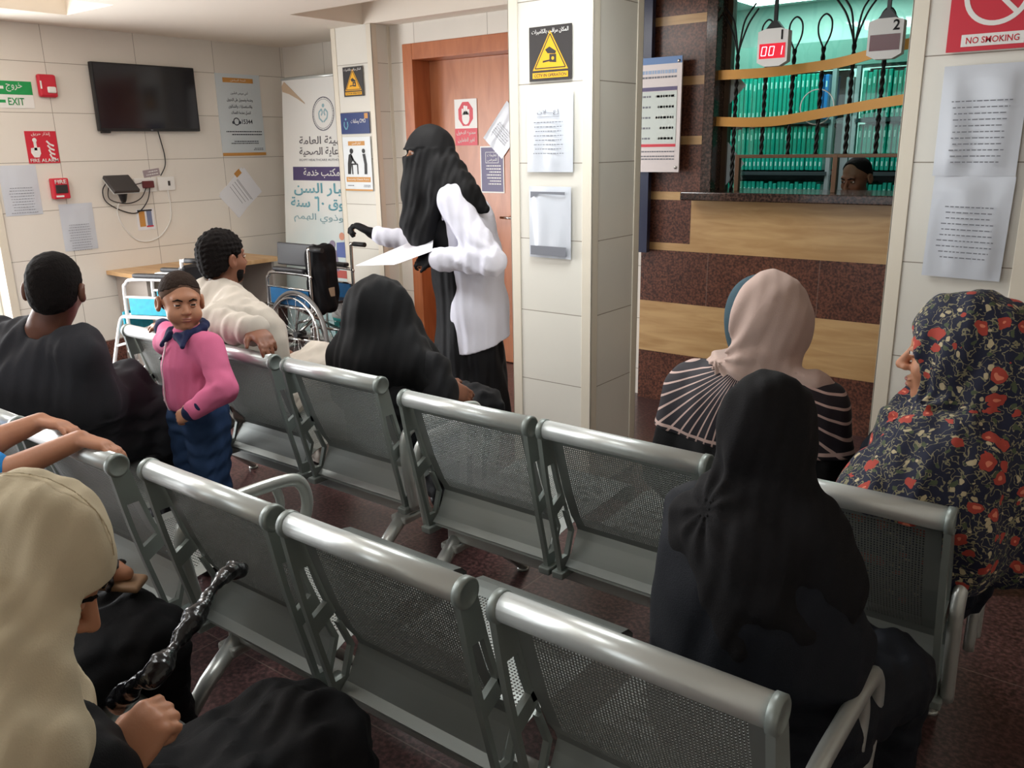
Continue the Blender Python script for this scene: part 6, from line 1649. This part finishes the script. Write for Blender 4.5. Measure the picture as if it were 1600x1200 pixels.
def build_black_scarf_girl():
    O = (-0.50, 1.30); s = 0.82; c = V3(-0.475, 1.325, 1.022)
    el = ((-0.615, 1.33, 0.68), (-0.335, 1.33, 0.68)); wr = ((-0.58, 1.48, 0.56), (-0.36, 1.50, 0.56))
    p, J, T, B, P = seated('person in black with a soft black scarf on the near bench, seen from behind', O, V3(0.12, 1, 0), c, (0.08, 1, -0.06), s, 0.11, 0.85, 0.02, 0.48, el=el, wr=wr, skin='skin_tan', knees=((-0.50, 1.66, 0.45), (-0.30, 1.64, 0.46)))
    def ex(G):
        G.chain([V3(-0.57, 1.28, 0.80), V3(-0.575, 1.28, 0.62), V3(-0.56, 1.29, 0.47)], [0.045, 0.05, 0.06], 0.06); G.chain([V3(-0.38, 1.29, 0.82), V3(-0.355, 1.29, 0.64), V3(-0.345, 1.32, 0.48)], [0.05, 0.055, 0.065], 0.06)
        G.chain([V3(-0.36, 1.36, 0.49), V3(-0.30, 1.55, 0.485)], [0.075, 0.07], 0.06)
        G.ell(V3(-0.46, 1.27, 0.66), V3(0.13, 0.09, 0.20), None, 0.06)
    robe(J, P, s, cloth_mat('black navy abaya cloth', srgb(22, 25, 32), 0.7, 0.25), p, O, seed=31, extra=ex, folds=0.006, grow=0.86, cut=0.965)
    dr = [([J['neck'], V3(-0.555, 1.28, 0.86), V3(-0.59, 1.28, 0.77)], [0.072, 0.055, 0.04], 0.05), ([J['neck'], V3(-0.39, 1.29, 0.875), V3(-0.345, 1.30, 0.80), V3(-0.33, 1.31, 0.70)], [0.072, 0.06, 0.045, 0.03], 0.05),
          ([J['neck'], V3(-0.465, 1.25, 0.84), V3(-0.46, 1.23, 0.70)], [0.072, 0.075, 0.06], 0.05), ([V3(-0.51, 1.25, 0.91), V3(-0.47, 1.215, 0.85), V3(-0.42, 1.21, 0.79), V3(-0.37, 1.23, 0.74)], [0.035, 0.035, 0.035, 0.03], 0.02), ([V3(-0.52, 1.255, 0.905), V3(-0.53, 1.225, 0.85), V3(-0.50, 1.21, 0.76)], [0.03, 0.03, 0.025], 0.02)]
    tk = [(V3(-0.525, 1.25, 0.905), V3(-0.3, -1, 0.2), 9, 0.0042, 0.13)]
    h = hijab(T, B, c, s, J, M['soft_black'], p, O, dr, 0.017, folds=(0.06, 0.0035, 12), tucks=tk, vox=0.005, nape=0.083)
    b = MB(); q = lambda x, y, z: (x - O[0], y - O[1], z)
    b.ball(q(-0.528, 1.238, 0.905), (0.005, 0.003, 0.005), 10); b.obj('scarf_pin', M['white'], h)
    MB().tube([q(-0.552, 1.31, 1.01), q(-0.551, 1.272, 0.96), q(-0.531, 1.238, 0.908)], 0.0012, 5).obj('pin_cord', mat('pale pink cord', srgb(190, 160, 150), 0.6), h)
build_black_scarf_girl()


def build_striped_woman():
    O = (-0.80, 2.10); s = 0.98; c = V3(-0.805, 2.135, 1.04)
    p, J, T, B, P = seated('woman in a dusty pink headscarf and black top with radiating pale stripes', O, V3(-0.02, 1, 0), c, (-0.82, 0.57, -0.02), s, 0.165, 0.835, -0.01, 0.50, skin='skin_tan', nk=V3(-0.80, 2.11, 0.925))
    robe(J, P, s, M['black_cloth'], p, O, seed=41, cut=1.738)
    # striped yoke
    ym = mat('black top with radiating stripes', srgb(24, 20, 28), 0.75); N, L = nt(ym); b = N['Principled BSDF']
    _, xyz = obj_xyz(N, L); nx, ny = -0.80 - O[0], 2.12 - O[1]
    ang = math_node(N, L, 'ARCTAN2', math_node(N, L, 'SUBTRACT', xyz[0], nx), math_node(N, L, 'SUBTRACT', 0.955, xyz[2]))
    st = math_node(N, L, 'FRACT', math_node(N, L, 'MULTIPLY', ang, 58 / 6.2832))
    r = math_node(N, L, 'SQRT', math_node(N, L, 'ADD', math_node(N, L, 'POWER', math_node(N, L, 'SUBTRACT', xyz[0], nx), 2), math_node(N, L, 'POWER', math_node(N, L, 'SUBTRACT', xyz[1], ny), 2)))
    m1 = math_node(N, L, 'LESS_THAN', st, 0.20); m1 = math_node(N, L, 'MULTIPLY', m1, math_node(N, L, 'GREATER_THAN', r, 0.062))
    edge = math_node(N, L, 'LESS_THAN', math_node(N, L, 'ABSOLUTE', math_node(N, L, 'SUBTRACT', xyz[2], math_node(N, L, 'MULTIPLY_ADD', math_node(N, L, 'ABSOLUTE', math_node(N, L, 'SUBTRACT', xyz[0], nx)), 0.0, 0.752))), 0.0045)
    L.new(mixc(N, L, math_node(N, L, 'MAXIMUM', m1, edge), srgb(26, 20, 30), srgb(196, 168, 160)), b.inputs['Base Color'])
    G = Field(); J2 = {k: np.asarray(v, float) for k, v in J.items()}
    G.cap(J2['shL'] + V3(0.01, 0, 0), J2['shR'] - V3(0.01, 0, 0), 0.075, 0.075, 0.06); G.chain([J2['neck'] - V3(0, 0, 0.04), V3(-0.80, 2.10, 0.84), V3(-0.80, 2.09, 0.74)], [0.07, 0.12, 0.145], 0.07)
    for q in 'LR': G.cap(J2['sh' + q], J2['sh' + q] + 0.62 * (J2['el' + q] - J2['sh' + q]), 0.082, 0.082, 0.05)
    G.ell(V3(-0.88, 2.07, 0.79), V3(0.10, 0.115, 0.12), None, 0.05); G.ell(V3(-0.72, 2.07, 0.79), V3(0.10, 0.115, 0.12), None, 0.05)
    G.folds((0, 0, 1), 0.09, 0.003, 7); G.plane((0, 0, -1), (0, 0, 0.735), 0.006); seat_cut(G, 1.738)
    soft('striped_yoke', G, ym, p, 0.006, (O[0], O[1], 0))
    # under-scarf and scarf
    U = Field(); U.ell(T(0, 0.004, 0.034), s * np.array([0.088, 0.102, 0.096]), B, 0.0); U.ell(T(0, 0.03, -0.04), s * np.array([0.073, 0.075, 0.09]), B, 0.05)
    U.ell(T(0, 0.125, -0.02), s * np.array([0.058, 0.056, 0.08]), B, 0.006, True)
    soft('under_scarf', U, cloth_mat('dark teal cotton under scarf', srgb(58, 80, 90), 0.85), p, 0.005, (O[0], O[1], 0))
    sc = cloth_mat('dusty pink scarf', srgb(190, 166, 156), 0.85, 0.2, 0.05)
    dr = [([T(0, -0.03, -0.02), J2['neck'] + V3(0, -0.02, 0.03)], [0.105, 0.095], 0.05)]
    def ex(N):
        n0 = J2['neck'] + V3(-0.005, -0.005, 0.02)
        for k in range(12):
            a0, a1 = 2 * PI * k / 12, 2 * PI * (k + 1) / 12
            N.cap(n0 + V3(0.085 * math.cos(a0), 0.075 * math.sin(a0), 0.012 * math.cos(a0 * 2)), n0 + V3(0.085 * math.cos(a1), 0.075 * math.sin(a1), 0.012 * math.cos(a1 * 2)), 0.028, 0.028, 0.02)
            N.cap(n0 + V3(0.098 * math.cos(a0), 0.086 * math.sin(a0), -0.034), n0 + V3(0.098 * math.cos(a1), 0.086 * math.sin(a1), -0.034), 0.018, 0.018, 0.015)
        N.chain([n0 + V3(0.08, -0.03, -0.01), n0 + V3(0.17, -0.03, -0.03), n0 + V3(0.21, 0.0, -0.045)], [0.03, 0.026, 0.012], 0.03)
        N.chain([n0 + V3(-0.06, -0.03, -0.01), n0 + V3(-0.12, 0.0, -0.03)], [0.03, 0.02], 0.03)
    tk = [(J2['neck'] + V3(-0.06, -0.05, 0.03), V3(-0.3, -1, 0), 11, 0.006, 0.15)]
    def cutfront(N): pass
    N_ = Field(); N_.ell(T(0, -0.034, 0.036), s * np.array([0.100, 0.104, 0.108]), B, 0.0)
    for pts, rs, k in dr: N_.chain(pts, rs, k)
    ex(N_); N_.folds((0.25, 0.1, 1), 0.075, 0.003, 14); N_.tucks(*tk[0]); N_.custom('s', lambda p: np.maximum(-((p - T(0, -0.018, 0.02)) @ (B[1] - 0.12 * B[2])), (0.955 - p[:, 2])), V3(-9, -9, -9), V3(9, 9, 9), 0.012)
    for k in range(6): pass
    soft('hijab', N_, sc, p, 0.005, (O[0], O[1], 0))
build_striped_woman()


def floral_mat():
    m = mat('navy floral print', srgb(26, 30, 52), 0.85); N, L = nt(m); b = N['Principled BSDF']
    tc = N.new('ShaderNodeTexCoord'); mp = N.new('ShaderNodeMapping'); L.new(tc.outputs['Object'], mp.inputs[0]); mp.inputs['Scale'].default_value = (1, 1, 1)
    dn = N.new('ShaderNodeTexNoise'); dn.inputs['Scale'].default_value = 30; dn.inputs['Detail'].default_value = 2; L.new(mp.outputs[0], dn.inputs[0])
    va = N.new('ShaderNodeVectorMath'); va.operation = 'MULTIPLY_ADD'; L.new(dn.outputs['Color'], va.inputs[0]); va.inputs[1].default_value = (0.034, 0.034, 0.034); L.new(mp.outputs[0], va.inputs[2])
    def voro(scale, feat='F1'):
        v = N.new('ShaderNodeTexVoronoi'); v.inputs['Scale'].default_value = scale; v.feature = feat; L.new(va.outputs[0], v.inputs[0]); return v
    v1, v2, v3 = voro(25), voro(60), voro(70)
    wv = N.new('ShaderNodeTexNoise'); wv.inputs['Scale'].default_value = 62; wv.inputs['Detail'].default_value = 1.5; L.new(va.outputs[0], wv.inputs[0])
    leaf = math_node(N, L, 'LESS_THAN', math_node(N, L, 'ABSOLUTE', math_node(N, L, 'SUBTRACT', wv.outputs[0], 0.5)), 0.024)
    lf2 = math_node(N, L, 'LESS_THAN', v2.outputs[0], 0.36)
    sel = math_node(N, L, 'GREATER_THAN', v1.outputs['Color'], 0.5)
    rgb = N.new('ShaderNodeSeparateColor'); L.new(v1.outputs['Color'], rgb.inputs[0]); r3 = N.new('ShaderNodeSeparateColor'); L.new(v2.outputs['Color'], r3.inputs[0])
    fl = math_node(N, L, 'MULTIPLY', math_node(N, L, 'LESS_THAN', v1.outputs[0], 0.37), math_node(N, L, 'GREATER_THAN', rgb.outputs[0], 0.48))
    fin = math_node(N, L, 'MULTIPLY', math_node(N, L, 'LESS_THAN', v1.outputs[0], 0.15), fl)
    o = mixc(N, L, leaf, srgb(26, 30, 54), srgb(134, 128, 100))
    o = mixc(N, L, math_node(N, L, 'MULTIPLY', lf2, math_node(N, L, 'GREATER_THAN', r3.outputs[0], 0.58)), o, srgb(76, 86, 62))
    o = mixc(N, L, math_node(N, L, 'MULTIPLY', lf2, math_node(N, L, 'GREATER_THAN', r3.outputs[1], 0.82)), o, srgb(188, 174, 140))
    o = mixc(N, L, fl, o, srgb(172, 66, 54)); o = mixc(N, L, fin, o, srgb(222, 132, 104))
    L.new(o, b.inputs['Base Color'])
    return m


def build_floral_woman():
    O = (-0.35, 2.07); s = 1.0; c = V3(-0.312, 2.0, 1.045); f = V3(-0.92, 0.38, 0)
    el = ((-0.35, 1.87, 0.64), (-0.16, 2.24, 0.66)); wr = ((-0.50, 2.02, 0.60), (-0.40, 2.26, 0.60))
    p, J, T, B, P = seated('woman in a navy floral headscarf and shawl at right, face in profile', O, f, c, (-0.985, -0.03, -0.03), s, 0.17, 0.865, 0.0, 0.52, el=el, wr=wr, skin='skin_tan', knees=((-0.70, 2.18, 0.51), (-0.62, 2.40, 0.50)), vox=0.0045, sh=(V3(-0.285, 1.905, 0.84), V3(-0.19, 2.17, 0.845)))
    robe(J, P, s, M['navy_cloth'], p, O, seed=51, cut=1.738)
    L = eyes(T, B, s, p, (O[0], O[1], 0)); soft('eyelids', L, M['skin_tan'], p, 0.0015, (O[0], O[1], 0))
    E = Field(); E.ell(T(0, 0.0935, -0.061), np.array([0.021, 0.009, 0.0055]), B, 0.002); E.ell(T(0, 0.0915, -0.073), np.array([0.018, 0.0095, 0.006]), B, 0.002); soft('lips', E, M['lips'], p, 0.0016, (O[0], O[1], 0))
    fm_ = floral_mat()
    dr = [([T(0, -0.05, 0.02), T(0, -0.10, -0.04), V3(-0.19, 2.03, 0.90)], [0.095, 0.10, 0.115], 0.06), ([J['neck'], V3(-0.36, 2.0, 0.86), V3(-0.40, 1.99, 0.74)], [0.10, 0.09, 0.09], 0.05),
          ([V3(-0.28, 2.0, 0.90), V3(-0.26, 1.88, 0.84), V3(-0.27, 1.85, 0.70), V3(-0.26, 1.87, 0.64)], [0.09, 0.095, 0.10, 0.09], 0.06), ([V3(-0.25, 2.0, 0.90), V3(-0.17, 2.0, 0.80), V3(-0.16, 2.0, 0.64)], [0.10, 0.115, 0.10], 0.06),
          ([V3(-0.25, 2.03, 0.90), V3(-0.22, 2.2, 0.82), V3(-0.22, 2.22, 0.66)], [0.09, 0.09, 0.10], 0.06), ([V3(-0.33, 1.90, 0.84), V3(-0.38, 1.86, 0.72), V3(-0.37, 1.84, 0.60)], [0.10, 0.115, 0.10], 0.05), ([V3(-0.30, 1.86, 0.80), V3(-0.33, 1.84, 0.62)], [0.09, 0.09], 0.05)]
    hijab(T, B, c, s, J, fm_, p, O, dr, 0.020, name='floral_shawl', folds=(0.085, 0.006, 17), tucks=[(V3(-0.35, 1.93, 0.92), V3(-0.6, -0.8, 0.1), 12, 0.005, 0.12)], vox=0.006, opening=(0.100, 0.100, 0.096), face_c=(0, 0.128, -0.034), cut=1.738)
build_floral_woman()


def build_receptionist():
    O = (-1.36, 5.22); s = 0.92; c = V3(-1.385, 4.95, 1.295)
    p, J, T, B, P = seated('receptionist with short dark hair behind the ticket window glass, head bowed', O, V3(-0.1, -1, 0), c, (-0.30, -0.88, -0.26), s, 0.185, 1.10, 0.05, 0.72, skin='skin_brown', ears=True, knz=0.68, knee_d=0.30, foot_fwd=0.25)
    g = robe(J, P, s, cloth_mat('dark grey shirt', srgb(54, 58, 66), 0.85), p, O, name='clothes', seed=61, neck_z=0.02)
    L = eyes(T, B, s, p, (O[0], O[1], 0)); soft('eyelids', L, M['skin_brown'], p, 0.0016, (O[0], O[1], 0))
    H = hair_cap(T, B, s, 0.112, -0.06, 0.003); soft('hair', H, M['hair'], p, 0.004, (O[0], O[1], 0))
    E = Field()
    for q in (-1, 1): E.chain([T(q * 0.012, 0.097, 0.022), T(q * 0.030, 0.094, 0.027), T(q * 0.048, 0.078, 0.020)], [0.003, 0.0036, 0.002], 0.003)
    soft('eyebrows', E, M['hair'], p, 0.0018, (O[0], O[1], 0))
    st = empty('office_stool', (O[0], O[1], 0), 0, 'office stool behind the ticket window under the receptionist', 'stool')
    MB().lathe([(0.03, 0.02), (0.03, 0.52), (0.17, 0.53), (0.18, 0.57), (0.17, 0.60)], 20).obj('seat', M['vinyl'], st); MB().lathe([(0.20, 0.0), (0.20, 0.015), (0.04, 0.03)], 20).obj('base', M['steel'], st)
build_receptionist()


def build_black_neighbour():
    O = (-1.70, 0.44)
    p, J, T, B, P = seated('person in black beside the cream-scarfed woman, only a dark lap showing at left', O, V3(0, 1, 0), V3(-1.72, 0.33, 1.06), (0, 1, -0.1), 0.96, 0.165, 0.83, -0.05, 0.50, knees=((-1.79, 0.79, 0.45), (-1.65, 0.79, 0.45)), wr=((-1.84, 0.42, 0.56), (-1.76, 0.45, 0.57)), el=((-1.92, 0.38, 0.62), (-1.50, 0.38, 0.62)))
    robe(J, P, 0.96, M['black_cloth'], p, O, seed=71, cut=0.14, grow=0.9)
    dr = [([V3(-1.71, 0.31, 0.93), V3(-1.84, 0.32, 0.84)], [0.085, 0.07], 0.05), ([V3(-1.71, 0.31, 0.93), V3(-1.58, 0.32, 0.84)], [0.085, 0.07], 0.05), ([V3(-1.71, 0.31, 0.93), V3(-1.71, 0.36, 0.78)], [0.085, 0.09], 0.05)]
    hijab(T, B, V3(-1.72, 0.33, 1.06), 0.96, J, M['black_veil'], p, O, dr, 0.015, cut=0.14)
build_black_neighbour()
# ================================================================== WHEELCHAIRS
def ring_tube(b, c, R, r, axis='y', seg=40, rs=8):
    b.tube([(c[0] + R * math.cos(2 * PI * k / seg), c[1], c[2] + R * math.sin(2 * PI * k / seg)) for k in range(seg)], r, rs, closed=True)


def wheelchair(loc, rotz, label, half, R_big, tube, cloth, side_panel, arm_z=0.70, handle_z=0.87, back=True, big_rim=True):
    w = empty('wheelchair', loc, rotz, label, 'wheelchair')
    for q in (-1, 1):
        y = q * half
        wb = MB(); ring_tube(wb, (0, y + q * 0.03, R_big + 0.016), R_big, 0.014 if not big_rim else 0.012)
        wh = wb.obj('wheel', M['rubber'] if not big_rim else mat('grey tyre', srgb(112, 110, 108), 0.6), w)
        if big_rim:
            hb = MB(); ring_tube(hb, (0, y + q * 0.03, R_big + 0.016), R_big - 0.018, 0.008); hb.obj('rim', M['chrome'], wh)
            hb = MB(); ring_tube(hb, (0, y + q * 0.065, R_big + 0.016), R_big - 0.035, 0.008); hb.obj('hand_rim', M['chrome'], wh)
        sp = MB()
        for k in range(16):
            a = 2 * PI * k / 16; a2 = a + (0.25 if k % 2 else -0.25)
            sp.tube([(0.022 * math.cos(a2), y + q * 0.045, R_big + 0.016 + 0.022 * math.sin(a2)), ((R_big - 0.02) * math.cos(a), y + q * 0.03, R_big + 0.016 + (R_big - 0.02) * math.sin(a))], 0.0016 if big_rim else 0.004, 5)
        sp.obj('spokes', M['chrome'] if big_rim else tube, wh)
        hub = MB(); hub.tube([(0, y - q * 0.02, R_big + 0.016), (0, y + q * 0.06, R_big + 0.016)], 0.022, 14); hub.obj('hub', M['black'], wh)
        f = MB()
        zs = 0.47
        f.tube(smooth_path([(-0.13, y, 0.22), (-0.13, y, handle_z - 0.05), (-0.145, y, handle_z), (-0.20, y, handle_z + 0.004), (-0.25, y, handle_z + 0.004)], 5), 0.0115, 10)
        f.tube(smooth_path([(-0.13, y, arm_z - 0.02), (-0.10, y, arm_z), (0.24, y, arm_z), (0.31, y, arm_z - 0.03), (0.33, y, arm_z - 0.10), (0.33, y, 0.16)], 6), 0.0115, 10)
        f.tube([(-0.13, y, zs), (0.36, y, zs)], 0.0115, 10); f.tube([(-0.13, y, 0.26), (0.36, y, 0.24)], 0.0115, 10); f.tube([(-0.13, y, 0.60), (0.33, y, 0.60)], 0.008, 8)
        f.obj('side_frame', tube, w)
        MB().tube([(-0.16, y, handle_z + 0.004), (-0.27, y, handle_z + 0.004)], 0.016, 10).obj('push_handle', M['rubber'], w)
        MB().box((-0.08, y - 0.022, arm_z + 0.012), (0.24, y + 0.022, arm_z + 0.04), 0.01).obj('arm_pad', M['vinyl'], w)
        # caster and leg rest
        c = MB(); ring_tube(c, (0.34, y - q * 0.02, 0.082), 0.066, 0.014, seg=24); c.tube([(0.34, y - q * 0.045, 0.082), (0.34, y + q * 0.005, 0.082)], 0.045, 14); ca = c.obj('caster', mat('grey caster wheel', srgb(120, 118, 116), 0.5), w)
        k = MB(); k.tube([(0.34, y - q * 0.045, 0.08), (0.335, y - q * 0.045, 0.165), (0.335, y + q * 0.005, 0.165), (0.34, y + q * 0.005, 0.08)], 0.008, 8); k.tube([(0.335, y - q * 0.02, 0.16), (0.335, y - q * 0.01, 0.24)], 0.012, 10); k.obj('caster_fork', tube, ca)
        l = MB(); yy = y - q * min(0.03, half * 0.3)
        l.tube(smooth_path([(0.31, yy, zs + 0.01), (0.38, yy, zs - 0.005), (0.43, yy, zs - 0.06), (0.53, yy, 0.10)], 6), 0.0115, 10); l.tube([(0.33, yy, 0.30), (0.48, yy, 0.26)], 0.009, 8)
        lg = l.obj('leg_rest', tube, w)
        MB().box((0.49, min(yy, yy - q * 0.12), 0.085), (0.62, max(yy, yy - q * 0.12), 0.10), 0.004).obj('footplate', M['steel'], lg)
    x = MB(); x.tube([(0.05, -half, 0.26), (0.05, half, zs)], 0.010, 8); x.tube([(0.09, half, 0.26), (0.09, -half, zs)], 0.010, 8); x.obj('cross_brace', tube, w)
    S = MB(); S.box((-0.11, -half, 0.475), (0.30, half, 0.495), 0.006); S.obj('seat', M['vinyl'], w)
    if back: B_ = MB(); B_.box((-0.155, -half - 0.012, 0.50), (-0.105, half + 0.012, handle_z - 0.03), 0.016); B_.obj('backrest', M['vinyl'], w)
    if cloth:
        c = MB(); c.box((0.36, -half, 0.36), (0.372, half, 0.50), 0.004); c.obj('calf_strap', cloth, w)
    if side_panel:
        for q in (-1, 1): MB().box((-0.10, q * half - 0.005, 0.485), (0.30, q * half + 0.005, 0.605), 0.004).obj('side_panel', side_panel, w)
    return w

w1 = wheelchair((-5.02, 3.02, 0), math.atan2(-0.36, -0.93), 'white-framed folded wheelchair with turquoise straps beside the wall desk, behind the small boy', 0.135, 0.155, M['whitetube'], M['teal'], M['teal'], arm_z=0.715, handle_z=0.84, big_rim=False)
w2 = wheelchair((-4.53, 3.76, 0), PI, 'chrome wheelchair with large spoked wheels in front of the roll-up banner', 0.185, 0.285, M['chrome'], None, M['blueseat'], arm_z=0.70, handle_z=0.87, back=False)
# folded upholstery laid over the arm and a cover bag hung on the back of the chrome chair
b = MB(); b.box((-0.14, 0.165, 0.735), (0.27, 0.185, 0.885), 0.008, Matrix.Rotation(math.radians(4), 4, 'X')); b.obj('folded_panel', M['vinyl'], w2)
G = Field(); G.box((-0.10, 0.06, 0.665), (0.06, 0.10, 0.225), None, 0.04); G.box((-0.13, 0.08, 0.60), (0.045, 0.07, 0.15), None, 0.035, 0.05); G.folds((0, 0.2, 1), 0.08, 0.008, 3)
soft('cover_bag', G, M['black_cloth'], w2, 0.008)
MB().box((-0.184, 0.03, 0.55), (-0.174, 0.09, 0.61), 0.002).obj('maker_label', mat('beige label', srgb(168, 146, 122), 0.6), w2)

# lamps set in the waiting room ceiling
for i, (x, y, lab) in enumerate(((-4.3, 1.15, 'square ceiling lamp panel above the left end of the near benches'), (-3.0, 3.0, 'square ceiling lamp panel above the aisle before the brown door'), (-1.7, 2.35, 'square ceiling lamp panel above the far bench'), (-2.0, 0.3, 'square ceiling lamp panel above the bench nearest the camera'))):
    l = empty('ceiling_lamp', (x, y, CZ), 0, lab, 'lamp', 'waiting room ceiling lamps')
    MB().box((-0.31, -0.31, -0.016), (0.31, 0.31, -0.002), 0.003).obj('frame', M['white'], l)
    MB().box((-0.285, -0.285, -0.020), (0.285, 0.285, -0.015)).obj('diffuser', bpy.data.materials.get('lit room diffuser') or mat('lit room diffuser', (1, 1, 1), 0.5, emit=(1.0, 0.98, 0.95), estr=6.0), l)
